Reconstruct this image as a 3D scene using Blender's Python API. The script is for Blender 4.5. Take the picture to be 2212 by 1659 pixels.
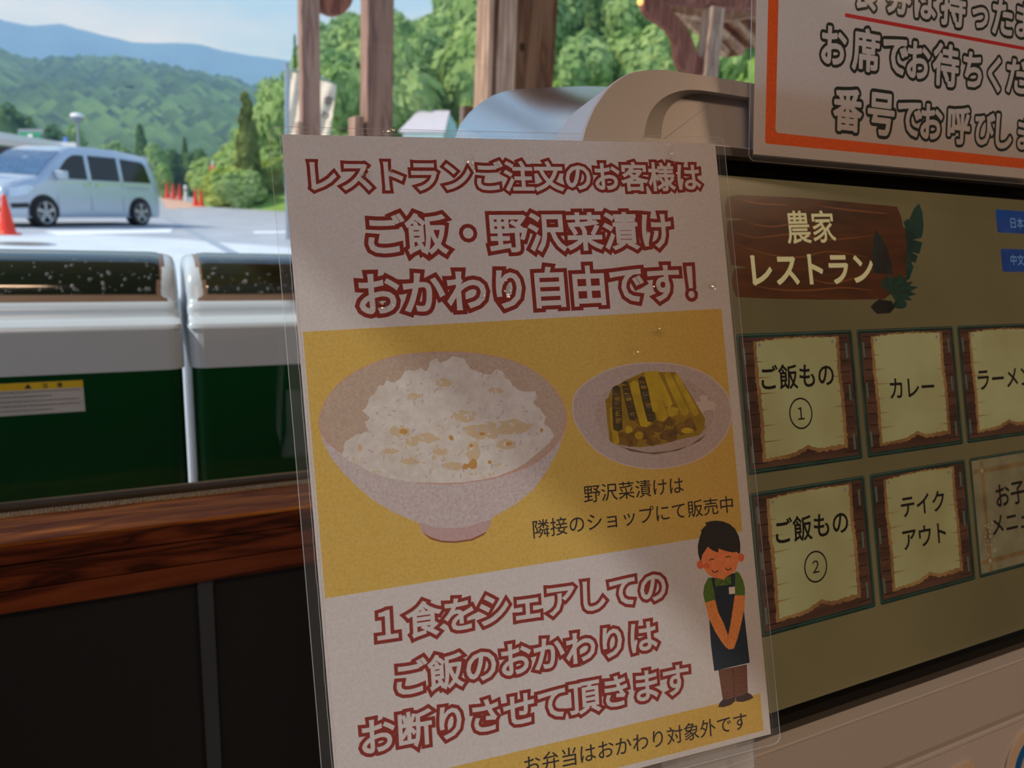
import bpy, math, random
import numpy as np
from mathutils import Vector, Matrix, noise
from mathutils.geometry import delaunay_2d_cdt
random.seed(7)
for o in list(bpy.data.objects): bpy.data.objects.remove(o)
SC = bpy.context.scene; COL = SC.collection
W_, H_, F_ = 2212.0, 1659.0, 1600.0
CX, CY = W_/2, H_/2
CAM = Vector((0, 0, 1.12))
# ---- camera frame, solved from the photograph's vanishing points (cam axes: x right, y down, z forward)
g = Vector((-.0525, 1, .2418)).normalized()
dh = Vector((3324, -212.5, 1600)).normalized()
Zc = -g; Xc = (dh - dh.dot(Zc)*Zc).normalized(); Yc = Zc.cross(Xc)     # world axes in camera coordinates
if Yc.z < 0: Yc = -Yc
R = Matrix((Xc, Yc, Zc))            # camera coords -> world
def c2w(v): return R @ Vector(v)
def ray(px, py): return c2w((px-CX, py-CY, F_))/F_
def at(px, py, d): return CAM + ray(px, py)*d          # d = depth along the optical axis
def onz(px, py, z=0.0):
    r = ray(px, py); return CAM + r*((z-CAM.z)/r.z)
def onY(px, py, Y):
    r = ray(px, py); return CAM + r*(Y/r.y)
def onX(px, py, X):
    r = ray(px, py); return CAM + r*(X/r.x)
cam = bpy.data.cameras.new('camera'); camo = bpy.data.objects.new('camera', cam); COL.objects.link(camo)
m = Matrix((c2w((1,0,0)), c2w((0,-1,0)), c2w((0,0,-1)))).transposed().to_4x4()
m.translation = CAM; camo.matrix_world = m
cam.sensor_width = 36; cam.lens = 36*F_/W_; cam.clip_start = .02; cam.clip_end = 20000
cam.dof.use_dof = True; cam.dof.focus_distance = .36; cam.dof.aperture_fstop = 13
SC.camera = camo
# ---- world sky
wd = bpy.data.worlds.new('world'); SC.world = wd; wd.use_nodes = True
nt = wd.node_tree; nt.nodes.clear(); N = nt.nodes.new; L = nt.links.new
tc = N('ShaderNodeTexCoord'); sp = N('ShaderNodeSeparateXYZ'); L(tc.outputs['Generated'], sp.inputs[0])
rp = N('ShaderNodeValToRGB'); L(sp.outputs[2], rp.inputs[0])
el = rp.color_ramp.elements
el[0].position = 0; el[0].color = (.62, .81, 1, 1); el[1].position = 1; el[1].color = (.10, .28, .75, 1)
for p, c in ((.12, (.56, .78, 1, 1)), (.3, (.30, .57, .96, 1))):
    e = el.new(p); e.color = c
mp = N('ShaderNodeMapping'); mp.inputs['Scale'].default_value = (1, 1, 3.5); L(tc.outputs['Generated'], mp.inputs[0])
nz = N('ShaderNodeTexNoise'); nz.inputs['Scale'].default_value = 3.2; nz.inputs['Detail'].default_value = 7; L(mp.outputs[0], nz.inputs['Vector'])
cr = N('ShaderNodeValToRGB'); cr.color_ramp.elements[0].position = .44; cr.color_ramp.elements[1].position = .68; L(nz.outputs[0], cr.inputs[0])
mx = N('ShaderNodeMix'); mx.data_type = 'RGBA'; L(cr.outputs[0], mx.inputs[0]); L(rp.outputs[0], mx.inputs[6]); mx.inputs[7].default_value = (.88, .93, 1, 1)
bg = N('ShaderNodeBackground'); L(mx.outputs[2], bg.inputs[0]); bg.inputs[1].default_value = .95
ow = N('ShaderNodeOutputWorld'); L(bg.outputs[0], ow.inputs[0])
def lamp(name, kind, loc, energy, color, **k):
    l = bpy.data.lights.new(name, kind); l.energy = energy; l.color = color
    for a, b in k.items():
        if a != 'aim': setattr(l, a, b)
    o = bpy.data.objects.new(name, l); COL.objects.link(o); o.location = loc
    if 'aim' in k: o.rotation_euler = Vector(k['aim']).to_track_quat('-Z', 'Y').to_euler()
    return o
lamp('sun', 'SUN', (0, 0, 30), 3.6, (1, .96, .88), angle=.01, aim=-Vector((-.9, .04, .88)))
# warm room lamps on the ceiling behind the camera (out of frame)
lamp('ceiling_lamp_light', 'AREA', (-.6, -1.2, 2.55), 21, (1, .66, .42), shape='DISK', size=.5, aim=(0, 0, -1))
lamp('ceiling_lamp_light', 'AREA', (2.3, -1.2, 2.55), 27, (1, .66, .42), shape='DISK', size=.5, aim=(0, 0, -1))
lamp('spot_lamp_light', 'POINT', (.9, -1.0, 2.6), 5, (1, .70, .48), shadow_soft_size=.02)
SC.view_settings.view_transform = 'Standard'; SC.view_settings.look = 'None'
SC.view_settings.exposure = 0; SC.view_settings.gamma = 1; SC.view_settings.use_curve_mapping = False
SC.cycles.max_bounces = 8; SC.cycles.transparent_max_bounces = 16
SC.cycles.caustics_reflective = False; SC.cycles.caustics_refractive = False
SC.cycles.volume_bounces = 3

# ---- colour and material helpers
def lin(c):
    return tuple(((x/255)/12.92 if x/255 <= .04045 else ((x/255+.055)/1.055)**2.4) for x in c[:3]) + (1,)
MAT = {}
def newmat(name):
    m = bpy.data.materials.new(name); m.use_nodes = True; m.node_tree.nodes.clear(); MAT[name] = m
    return m, m.node_tree.nodes.new, m.node_tree.links.new
def noisecol(N, L, c1, c2, scale, detail=4, coord='Object', stretch=(1, 1, 1), rough=.5, lo=.35, hi=.65, dist=0, rot=(0,0,0)):
    tc = N('ShaderNodeTexCoord'); mp = N('ShaderNodeMapping'); mp.inputs['Scale'].default_value = stretch
    mp.inputs['Rotation'].default_value = rot
    L(tc.outputs[coord], mp.inputs[0])
    n = N('ShaderNodeTexNoise'); n.inputs['Scale'].default_value = scale; n.inputs['Detail'].default_value = detail
    n.inputs['Roughness'].default_value = rough; n.inputs['Distortion'].default_value = dist; L(mp.outputs[0], n.inputs['Vector'])
    r = N('ShaderNodeValToRGB'); r.color_ramp.elements[0].position = lo; r.color_ramp.elements[1].position = hi
    r.color_ramp.elements[0].color = lin(c1); r.color_ramp.elements[1].color = lin(c2); L(n.outputs[0], r.inputs[0])
    return r.outputs[0], n.outputs[0]
def pbr(name, c1, c2=None, rough=.6, metal=0, scale=8, bump=0, spec=.5, coat=0, emit=0, **k):
    m, N, L = newmat(name)
    b = N('ShaderNodeBsdfPrincipled'); o = N('ShaderNodeOutputMaterial'); L(b.outputs[0], o.inputs[0])
    b.inputs['Roughness'].default_value = rough; b.inputs['Metallic'].default_value = metal
    b.inputs['Specular IOR Level'].default_value = spec; b.inputs['Coat Weight'].default_value = coat
    col, fac = noisecol(N, L, c1, c2 or tuple(min(255, x*1.05+1) for x in c1), scale, **k)
    L(col, b.inputs['Base Color'])
    if emit: L(col, b.inputs['Emission Color']); b.inputs['Emission Strength'].default_value = emit
    if bump:
        bp = N('ShaderNodeBump'); bp.inputs['Strength'].default_value = bump; bp.inputs['Distance'].default_value = .01
        L(fac, bp.inputs['Height']); L(bp.outputs[0], b.inputs['Normal'])
    return m
def paper(name, c1, c2=None, trans=.34, scale=800, **k):
    m, N, L = newmat(name)
    col, fac = noisecol(N, L, c1, c2 or c1, scale, detail=5, lo=.3, hi=.7, **k)
    d = N('ShaderNodeBsdfDiffuse'); t = N('ShaderNodeBsdfTranslucent'); x = N('ShaderNodeMixShader'); x.inputs[0].default_value = trans
    L(col, d.inputs[0]); L(col, t.inputs[0]); L(d.outputs[0], x.inputs[1]); L(t.outputs[0], x.inputs[2])
    o = N('ShaderNodeOutputMaterial'); L(x.outputs[0], o.inputs[0]); return m
def clear(name, gloss=.06, tint=(1, 1, 1, 1), rough=.03, bump=0, fres=1.45, scale=30, haze=0):
    m, N, L = newmat(name)
    t = N('ShaderNodeBsdfTransparent'); t.inputs[0].default_value = tint
    g_ = N('ShaderNodeBsdfGlossy'); g_.inputs['Roughness'].default_value = rough
    f = N('ShaderNodeFresnel'); ge = N('ShaderNodeNewGeometry'); mi = N('ShaderNodeMix'); mi.inputs[2].default_value = fres; mi.inputs[3].default_value = 1/fres
    L(ge.outputs['Backfacing'], mi.inputs[0]); L(mi.outputs[0], f.inputs[0])
    x = N('ShaderNodeMixShader'); L(f.outputs[0], x.inputs[0]); L(t.outputs[0], x.inputs[1]); L(g_.outputs[0], x.inputs[2])
    last = x
    if bump:
        tc = N('ShaderNodeTexCoord'); n = N('ShaderNodeTexNoise'); n.inputs['Scale'].default_value = scale; n.inputs['Detail'].default_value = 3
        L(tc.outputs['Object'], n.inputs['Vector'])
        bp = N('ShaderNodeBump'); bp.inputs['Strength'].default_value = bump; bp.inputs['Distance'].default_value = .002
        L(n.outputs[0], bp.inputs['Height']); L(bp.outputs[0], g_.inputs['Normal'])
    if haze:
        d = N('ShaderNodeBsdfDiffuse'); d.inputs[0].default_value = (.8, .85, .9, 1)
        y = N('ShaderNodeMixShader'); y.inputs[0].default_value = haze; L(x.outputs[0], y.inputs[1]); L(d.outputs[0], y.inputs[2]); last = y
    o = N('ShaderNodeOutputMaterial'); L(last.outputs[0], o.inputs[0]); return m
def display(name, c1, c2=None, scale=60, e=1.0, **k):
    """lit screen pixels under a glossy cover"""
    m, N, L = newmat(name)
    b = N('ShaderNodeBsdfPrincipled'); o = N('ShaderNodeOutputMaterial'); L(b.outputs[0], o.inputs[0])
    b.inputs['Base Color'].default_value = (.012, .012, .012, 1); b.inputs['Roughness'].default_value = .22
    b.inputs['Specular IOR Level'].default_value = .15
    col, fac = noisecol(N, L, c1, c2 or c1, scale, **k)
    L(col, b.inputs['Emission Color']); b.inputs['Emission Strength'].default_value = e
    return m

# ---- object helpers
def wloc(p):
    v = Vector((0, 0, 0))
    while p: v = v + Vector(p.location); p = p.parent
    return v
def mesh_obj(name, verts, faces, mats, parent=None, mi=None, smooth=False, loc=None):
    """verts in world space; stored relative to the parent (things are only translated)"""
    base = wloc(parent) if parent else Vector((0, 0, 0))
    if loc is None and parent is None:
        vs = [Vector(v) for v in verts]; loc = Vector((sum(v.x for v in vs)/len(vs), sum(v.y for v in vs)/len(vs), min(v.z for v in vs)))
    loc = Vector(loc) if loc is not None else Vector((0, 0, 0))
    off = base + loc
    me = bpy.data.meshes.new(name); me.from_pydata([tuple(Vector(v)-off) for v in verts], [], faces)
    if not isinstance(mats, (list, tuple)): mats = [mats]
    for q in mats: me.materials.append(MAT[q] if isinstance(q, str) else q)
    if mi: me.polygons.foreach_set('material_index', mi)
    if smooth: me.polygons.foreach_set('use_smooth', [True]*len(me.polygons))
    me.update()
    o = bpy.data.objects.new(name, me); COL.objects.link(o); o.location = loc
    if parent: o.parent = parent
    return o
def tag(o, label=None, cat=None, group=None, kind=None):
    if label: o['label'] = label
    if cat: o['category'] = cat
    if group: o['group'] = group
    if kind: o['kind'] = kind
    return o
def thing(name, loc, label, cat, group=None):
    o = bpy.data.objects.new(name, None); COL.objects.link(o); o.location = loc; o.empty_display_size = .05
    return tag(o, label, cat, group)
def dup(root, loc, label=None, rz=None, sc=None, group=None, top=True):
    r = root.copy(); COL.objects.link(r)
    if top:
        r.location = loc
        if rz is not None: r.rotation_euler = (0, 0, rz)
        if sc is not None: r.scale = sc
        if label: r['label'] = label
        if group: r['group'] = group
    for ch in list(root.children):
        c = dup(ch, None, top=False); c.parent = r
    return r
class MB:
    def __init__(s): s.v = []; s.f = []; s.m = []
    def add(s, vs, fs, mi=0):
        n = len(s.v); s.v += [Vector(v) for v in vs]; s.f += [tuple(i+n for i in f) for f in fs]; s.m += [mi]*len(fs); return s
    def frame(s, o, x, y, z, mi=0):   # parallelepiped from corner
        o, x, y, z = map(Vector, (o, x, y, z))
        vs = [o, o+x, o+x+y, o+y, o+z, o+x+z, o+x+y+z, o+y+z]
        return s.add(vs, [(0,3,2,1), (4,5,6,7), (0,1,5,4), (1,2,6,5), (2,3,7,6), (3,0,4,7)], mi)
    def box(s, a, b, mi=0):
        a, b = Vector(a), Vector(b); d = b-a
        return s.frame(a, (d.x,0,0), (0,d.y,0), (0,0,d.z), mi)
    def cbox(s, c, sz, rz=0, mi=0):
        c = Vector(c); M = Matrix.Rotation(rz, 3, 'Z')
        x, y, z = M@Vector((sz[0],0,0)), M@Vector((0,sz[1],0)), Vector((0,0,sz[2]))
        return s.frame(c-x/2-y/2, x, y, z, mi)
    def tube(s, p, q, r, r2=None, n=10, mi=0, caps=True):
        p, q = Vector(p), Vector(q); r2 = r if r2 is None else r2
        d = (q-p).normalized(); a = d.orthogonal().normalized(); b = d.cross(a)
        vs = []
        for P, rr in ((p, r), (q, r2)):
            for i in range(n):
                t = 2*math.pi*i/n; vs.append(P+a*math.cos(t)*rr+b*math.sin(t)*rr)
        fs = [(i, (i+1)%n, n+(i+1)%n, n+i) for i in range(n)]
        if caps: fs += [tuple(range(n-1, -1, -1)), tuple(range(n, 2*n))]
        return s.add(vs, fs, mi)
    def lathe(s, prof, c=(0,0,0), n=20, mi=0):
        c = Vector(c); k = len(prof); vs = []
        for i in range(n):
            t = 2*math.pi*i/n
            for r, z in prof: vs.append(c+Vector((r*math.cos(t), r*math.sin(t), z)))
        fs = []
        for i in range(n):
            j = (i+1)%n
            for q in range(k-1): fs.append((i*k+q, j*k+q, j*k+q+1, i*k+q+1))
        return s.add(vs, fs, mi)
    def prism(s, pts, ext, mi=0):     # pts 3d polygon, ext vector
        n = len(pts); e = Vector(ext); vs = [Vector(p) for p in pts]+[Vector(p)+e for p in pts]
        return s.add(vs, [tuple(range(n-1,-1,-1)), tuple(range(n, 2*n))]+[(i, (i+1)%n, n+(i+1)%n, n+i) for i in range(n)], mi)
    def build(s, name, mats, parent=None, smooth=False, loc=None, bevel=0):
        o = mesh_obj(name, s.v, s.f, mats, parent, s.m if isinstance(mats, (list, tuple)) and len(mats) > 1 else None, smooth, loc)
        if bevel:
            b = o.modifiers.new('bevel', 'BEVEL'); b.width = bevel; b.segments = 3; b.limit_method = 'ANGLE'; b.angle_limit = .6
            o.data.polygons.foreach_set('use_smooth', [True]*len(o.data.polygons))
            w = o.modifiers.new('wn', 'WEIGHTED_NORMAL'); w.keep_sharp = True
        return o
def catmull(pts, n=6, closed=False):
    out = []; k = len(pts)
    rng = range(k if closed else k-1)
    for i in rng:
        p0 = pts[(i-1) % k] if (closed or i > 0) else pts[0]; p1 = pts[i]; p2 = pts[(i+1) % k]; p3 = pts[(i+2) % k] if (closed or i+2 < k) else pts[-1]
        for j in range(n):
            t = j/n
            out.append(tuple(.5*(2*p1[a]+(-p0[a]+p2[a])*t+(2*p0[a]-5*p1[a]+4*p2[a]-p3[a])*t*t+(-p0[a]+3*p1[a]-3*p2[a]+p3[a])*t**3) for a in range(len(p1))))
    if not closed: out.append(tuple(pts[-1]))
    return out

# ---- a flat sheet standing in the scene: u right, v down, h towards the viewer
class Plane:
    def __init__(s, P0, u, v):
        s.P = Vector(P0); s.u = Vector(u).normalized(); v = Vector(v); s.v = (v-v.dot(s.u)*s.u).normalized()
        s.n = s.u.cross(s.v)
        if s.n.dot(CAM-s.P) < 0: s.n = -s.n
    def uv(s, px, py, h=0):
        r = ray(px, py); P = s.P+s.n*h; t = (P-CAM).dot(s.n)/r.dot(s.n); q = CAM+r*t-P
        return (q.dot(s.u)*1000, q.dot(s.v)*1000)      # millimetres
    def p(s, uv, h=0): return s.P+s.u*(uv[0]/1000)+s.v*(uv[1]/1000)+s.n*h
def area2(p): return sum(p[i][0]*p[(i+1)%len(p)][1]-p[(i+1)%len(p)][0]*p[i][1] for i in range(len(p)))
def clip_box(q, x0, y0, x1, y1):
    for ax, lim, sg in ((0, x0, 1), (0, x1, -1), (1, y0, 1), (1, y1, -1)):
        out = []; n = len(q)
        for i in range(n):
            a, b = q[i-1], q[i]; da, db = (a[ax]-lim)*sg, (b[ax]-lim)*sg
            if (da >= 0) != (db >= 0):
                t = da/(da-db); p = [a[0]+(b[0]-a[0])*t, a[1]+(b[1]-a[1])*t]; p[ax] = lim; out.append(tuple(p))
            if db >= 0: out.append(b)
        q = out
        if len(q) < 3: return None
    return q
def cdt(polys, eps=1e-4):
    """flat arrangement of [(points, tag)] -> verts, faces, [set of tags]; tiled to keep it quick"""
    items = []
    for pts, t in polys:
        q = [tuple(pts[0])]
        for a in pts[1:]:
            if abs(a[0]-q[-1][0])+abs(a[1]-q[-1][1]) > 1e-5: q.append(tuple(a))
        if len(q) < 3 or abs(area2(q)) < 1e-7: continue
        P = np.array(q); items.append((q, t, P, P.min(axis=0), P.max(axis=0)))
    lo = np.min([i[3] for i in items], axis=0); hi = np.max([i[4] for i in items], axis=0)
    OV, OF, OS = [], [], []
    def rec(it, box, depth):
        x0, y0, x1, y1 = box
        nv = sum(len(c) for c, _ in it)
        if nv > 420 and depth < 12:
            if x1-x0 > y1-y0: xm = (x0+x1)/2; subs = [(x0, y0, xm, y1), (xm, y0, x1, y1)]
            else: ym = (y0+y1)/2; subs = [(x0, y0, x1, ym), (x0, ym, x1, y1)]
            for sb_ in subs:
                nx = []
                for c, k in it:
                    I = items[k]
                    if I[3][0] >= sb_[2] or I[4][0] <= sb_[0] or I[3][1] >= sb_[3] or I[4][1] <= sb_[1]: continue
                    cc = clip_box(c, *sb_)
                    if cc and len(cc) > 2: nx.append((cc, k))
                if nx: rec(nx, sb_, depth+1)
            return
        vi, fi = [], []
        for c, k in it:
            q = [c[0]]
            for a in c[1:]:
                if abs(a[0]-q[-1][0])+abs(a[1]-q[-1][1]) > 1e-6: q.append(a)
            if len(q) < 3: continue
            n = len(vi); vi += [Vector(a) for a in q]; fi.append(list(range(n, n+len(q))))
        if not fi: return
        ed = [(f[i-1], f[i]) for f in fi for i in range(len(f))]
        v, e, f, _a, _b, _c = delaunay_2d_cdt(vi, ed, [], 0, eps, False)
        if not f: return
        V = np.array([tuple(p) for p in v]); FA = np.array([tuple(q) for q in f]); C = V[FA].mean(axis=1)
        sets = [set() for _ in f]
        for k in {k for _, k in it}:
            _, t, P, l_, h_ = items[k]
            idx = np.nonzero((C[:, 0] > l_[0]) & (C[:, 0] < h_[0]) & (C[:, 1] > l_[1]) & (C[:, 1] < h_[1]))[0]
            if not len(idx): continue
            x, y = C[idx, 0][:, None], C[idx, 1][:, None]; x1_, y1_ = P[:, 0][None], P[:, 1][None]; x2_, y2_ = np.roll(P[:, 0], 1)[None], np.roll(P[:, 1], 1)[None]
            with np.errstate(divide='ignore', invalid='ignore'):
                ins = (((y1_ > y) != (y2_ > y)) & (x < (x2_-x1_)*(y-y1_)/(y2_-y1_)+x1_)).sum(axis=1) % 2 == 1
            for i in idx[ins]: sets[i].add(t)
        n = len(OV); OV.extend(v); OF.extend(tuple(j+n for j in q) for q in f); OS.extend(sets)
    rec([(i[0], k) for k, i in enumerate(items)], (lo[0]-1, lo[1]-1, hi[0]+1, hi[1]+1), 0)
    return OV, OF, OS
def submesh(v, faces):
    mp = {}; vs = []; fs = []
    for f in faces:
        r = []
        for i in f:
            if i not in mp: mp[i] = len(vs); vs.append(v[i])
            r.append(mp[i])
        fs.append(tuple(r))
    return vs, fs
def art(plane, layers, parent, h=0):
    """layers: [(points uv, material, object name)] painter's order; one flat partition, one object per name"""
    v, f, ts = cdt([(pts, i) for i, (pts, m_, n_) in enumerate(layers)])
    by = {}
    for face, t in zip(f, ts):
        if not t: continue
        top = max(t); m_, n_ = layers[top][1], layers[top][2]
        by.setdefault(n_, []).append((face, m_))
    out = {}
    for n_, lst in by.items():
        ms = sorted(set(m_ for _, m_ in lst))
        vs, fs = submesh(v, [a for a, _ in lst])
        out[n_] = mesh_obj(n_, [plane.p(q, h) for q in vs], fs, ms, parent, [ms.index(m_) for _, m_ in lst])
    return out
_txt = {}
def glyphs(body, spacing=1.0, res=3):
    k = (body, spacing)
    if k in _txt: return _txt[k]
    c = bpy.data.curves.new('t', 'FONT'); c.body = body; c.size = 1; c.resolution_u = res; c.space_character = spacing
    o = bpy.data.objects.new('t', c); COL.objects.link(o); bpy.context.view_layer.update()
    me = bpy.data.meshes.new_from_object(o.evaluated_get(bpy.context.evaluated_depsgraph_get()))
    vs = [(v.co.x, v.co.y) for v in me.vertices]; fs = [list(p.vertices) for p in me.polygons]
    bpy.data.objects.remove(o); bpy.data.curves.remove(c); bpy.data.meshes.remove(me)
    # weld
    key = {}; rm = []; nv = []
    for a in vs:
        q = (round(a[0], 5), round(a[1], 5))
        if q not in key: key[q] = len(nv); nv.append(a)
        rm.append(key[q])
    fs = [[rm[i] for i in f] for f in fs]; fs = [f for f in fs if len(set(f)) > 2]
    cnt = {}
    for f in fs:
        for i in range(len(f)):
            a, b = f[i], f[(i+1) % len(f)]; cnt[(min(a, b), max(a, b))] = cnt.get((min(a, b), max(a, b)), 0)+1
    bd = [e for e, n in cnt.items() if n == 1]
    _txt[k] = (nv, fs, bd); return _txt[k]
def ribbon(nv, bd, w, rnd):
    out = []; nb = {}
    for a, b in bd:
        nb.setdefault(a, []).append(b); nb.setdefault(b, []).append(a)
        p, q = Vector(nv[a]), Vector(nv[b]); d = q-p
        if d.length < 1e-6: continue
        n = Vector((-d.y, d.x)).normalized()*w
        out.append([tuple(p+n), tuple(p-n), tuple(q-n), tuple(q+n)])
    for a, bs in nb.items():
        p = Vector(nv[a])
        if rnd:
            out.append([(p.x+w*math.cos(t*math.pi/5), p.y+w*math.sin(t*math.pi/5)) for t in range(10)]); continue
        if len(bs) != 2: continue
        d1 = (p-Vector(nv[bs[0]])); d2 = (Vector(nv[bs[1]])-p)
        if d1.length < 1e-6 or d2.length < 1e-6: continue
        d1.normalize(); d2.normalize()
        n1 = Vector((-d1.y, d1.x)); n2 = Vector((-d2.y, d2.x)); cr_ = d1.x*d2.y-d1.y*d2.x
        if abs(cr_) < 1e-4: continue
        s = -1 if cr_ > 0 else 1
        b = (n1+n2)*s
        if b.length < .15: continue
        k = min(w/max(.01, b.normalized().dot(n1*s)), 2.1*w)
        out.append([tuple(p), tuple(p+n1*s*w), tuple(p+b.normalized()*k), tuple(p+n2*s*w)])
    return out
def text_polys(body, a, b, wi=0.0, wo=0.0, rnd=False, sy=1.0, spacing=1.0, ink=None, fitw=None):
    """fit the ink of body between uv points a and b (its left and right middles). returns [(poly, 'in'|'out')]"""
    nv, fs, bd = glyphs(body, spacing)
    W = max(wi, wo)
    x0 = min(v[0] for v in nv)-W; x1 = max(v[0] for v in nv)+W
    y0 = min(v[1] for v in nv)-W; y1 = max(v[1] for v in nv)+W
    A, B = Vector(a), Vector(b); d = B-A; s = d.length/(x1-x0); ex = d.normalized(); ey = Vector((ex.y, -ex.x))*sy
    if ey.y > 0: ey = -ey
    ym = (y0+y1)/2
    def T(p): q = A+ex*((p[0]-x0)*s)+ey*((p[1]-ym)*s); return (q.x, q.y)
    out = [([T(nv[i]) for i in f], 'in') for f in fs]
    if wi: out += [([T(q) for q in r], 'in') for r in ribbon(nv, bd, wi, rnd)]
    if wo: out += [([T(q) for q in r], 'out') for r in ribbon(nv, bd, wo, rnd)]
    return out
def put_text(plane, polys, mat, parent, name, h, ring):
    v, f, ts = cdt(polys)
    keep = [a for a, t in zip(f, ts) if (('out' in t and 'in' not in t) if ring else 'in' in t)]
    vs, fs = submesh(v, keep)
    return mesh_obj(name, [plane.p(q, h) for q in vs], fs, mat, parent)
def ell(c, rx, ry, n=40, rot=0, a0=0, a1=2*math.pi):
    out = []
    for i in range(n):
        t = a0+(a1-a0)*i/n; x, y = rx*math.cos(t), ry*math.sin(t)
        out.append((c[0]+x*math.cos(rot)-y*math.sin(rot), c[1]+x*math.sin(rot)+y*math.cos(rot)))
    return out
def rrect(a, b, r, n=5):
    (x0, y0), (x1, y1) = a, b; out = []
    for cx, cy, t0 in ((x1-r, y0+r, -90), (x1-r, y1-r, 0), (x0+r, y1-r, 90), (x0+r, y0+r, 180)):
        for i in range(n+1):
            t = math.radians(t0+90*i/n); out.append((cx+r*math.cos(t), cy+r*math.sin(t)))
    return out
def jag(pts, amp, step, seed=0):
    rr = random.Random(seed); out = []
    for i in range(len(pts)):
        a, b = Vector(pts[i]), Vector(pts[(i+1) % len(pts)]); d = b-a; n = max(1, int(d.length/step)); nn = Vector((-d.y, d.x)).normalized() if d.length else Vector((0, 0))
        for k in range(n):
            q = a+d*(k/n)+nn*rr.uniform(-amp, amp)*(0 if k == 0 else 1); out.append((q.x, q.y))
    return out

# ================================================================ materials
pbr('white_plastic', (168, 165, 164), (172, 170, 168), rough=.38, scale=3)
pbr('panel_plastic', (186, 183, 184), (190, 187, 187), rough=.42, scale=3)
pbr('band_plastic_lit', (226, 224, 230), (230, 228, 233), rough=.4)  # shell plastic lightened for the side, daylight put into the colour
pbr('silver_metal', (190, 192, 196), (200, 202, 206), rough=.24, metal=1, scale=400, stretch=(1, 1, 14), bump=.04)
pbr('black_bezel', (9, 9, 10), (12, 12, 13), rough=.6, spec=.08)
pbr('grey_gasket', (60, 58, 58), (70, 66, 64), rough=.6)
pbr('dark_wall', (12, 12, 14), (16, 15, 16), rough=.7, scale=2)
pbr('wall_plaster', (120, 100, 82), (130, 108, 88), rough=.9, scale=3)
pbr('ceiling_board', (120, 92, 66), (136, 104, 76), rough=.8, scale=3)
pbr('floor_tile', (70, 60, 52), (84, 72, 62), rough=.5, scale=4)
pbr('trim_metal', (52, 58, 62), (58, 64, 68), rough=.6)
pbr('frame_bronze', (66, 54, 38), (74, 62, 46), rough=.75, spec=.1)
pbr('gasket_rubber', (120, 112, 96), (190, 180, 150), rough=.5, scale=900, lo=.45, hi=.55)
def wood(name, c1, c2, c3, scale=3, stretch=(1, 14, 14), rough=.5, dist=1.2, spec=.12):
    m, N, L = newmat(name); b = N('ShaderNodeBsdfPrincipled'); o = N('ShaderNodeOutputMaterial'); L(b.outputs[0], o.inputs[0])
    tc = N('ShaderNodeTexCoord'); mp = N('ShaderNodeMapping'); mp.inputs['Scale'].default_value = stretch; L(tc.outputs['Object'], mp.inputs[0])
    n = N('ShaderNodeTexNoise'); n.inputs['Scale'].default_value = scale; n.inputs['Detail'].default_value = 3; n.inputs['Distortion'].default_value = dist; L(mp.outputs[0], n.inputs['Vector'])
    mu = N('ShaderNodeMath'); mu.operation = 'MULTIPLY'; mu.inputs[1].default_value = 5.5; L(n.outputs[0], mu.inputs[0])
    fr = N('ShaderNodeMath'); fr.operation = 'PINGPONG'; fr.inputs[1].default_value = 1; L(mu.outputs[0], fr.inputs[0])
    r = N('ShaderNodeValToRGB'); L(fr.outputs[0], r.inputs[0]); r.color_ramp.elements[0].color = lin(c1); r.color_ramp.elements[1].color = lin(c3)
    e = r.color_ramp.elements.new(.45); e.color = lin(c2); L(r.outputs[0], b.inputs['Base Color']); b.inputs['Roughness'].default_value = rough
    b.inputs['Specular IOR Level'].default_value = spec
    return m
wood('sill_wood_lit', (186, 118, 50), (164, 96, 36), (112, 58, 20), scale=5, stretch=(.9, 9, 9), rough=.6)  # top of the sill, its brightness in the light put into the colour
wood('sill_wood_shaded', (120, 62, 34), (104, 50, 27), (54, 24, 15), scale=4, stretch=(1.0, 8, 10), rough=.5)  # same timber on the front face, shade put into the colour
wood('post_wood', (206, 170, 142), (188, 152, 126), (142, 110, 90), scale=2, stretch=(12, 12, .8), rough=.8)
wood('brown_wood', (184, 144, 122), (166, 128, 108), (134, 102, 90), scale=2, stretch=(12, 12, .8), rough=.8)
wood('red_wood', (168, 110, 88), (150, 94, 74), (116, 68, 54), scale=2, stretch=(8, 8, 1), rough=.7)
wood('rafter_wood', (214, 176, 140), (196, 156, 122), (160, 120, 92), scale=2, stretch=(4, 4, 4), rough=.8)
wood('deck_wood', (160, 112, 84), (140, 96, 72), (110, 72, 54), scale=2, stretch=(4, 4, 4), rough=.8)
clear('window_glass', fres=1.35, rough=.0)
clear('film', fres=1.42, rough=.06, bump=.10, scale=45, haze=.035)
clear('film_crease', fres=1.9, rough=.14)
clear('film_rim', fres=2.2, rough=.1, haze=.28)
clear('acrylic', fres=1.6, rough=.08, haze=.12, bump=.1)
paper('paper_white', (232, 228, 228), (244, 241, 241), trans=.46)
paper('paper_print', (232, 228, 228), (242, 238, 238), trans=.42)
paper('print_yellow', (236, 194, 88), (246, 212, 112), trans=.48)
paper('bowl_out', (216, 198, 200), (238, 228, 228), trans=.48)
paper('bowl_in', (206, 180, 160), (226, 204, 184), trans=.48)
paper('bowl_rim', (222, 172, 156), (232, 190, 172), trans=.48)
paper('bowl_foot', (214, 176, 176), (228, 196, 196), trans=.48)
paper('bowl_foot_line', (150, 96, 60), trans=.2)
paper('rice_white', (232, 222, 212), (255, 252, 248), trans=.48, scale=160, rough=.7)
paper('rice_shade', (232, 204, 160), (240, 222, 190), trans=.48, scale=160, rough=.7)
paper('rice_amber', (214, 150, 70), (226, 176, 96), trans=.48, scale=160)
paper('plate_rim', (196, 180, 176), (216, 202, 198), trans=.38)
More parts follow.
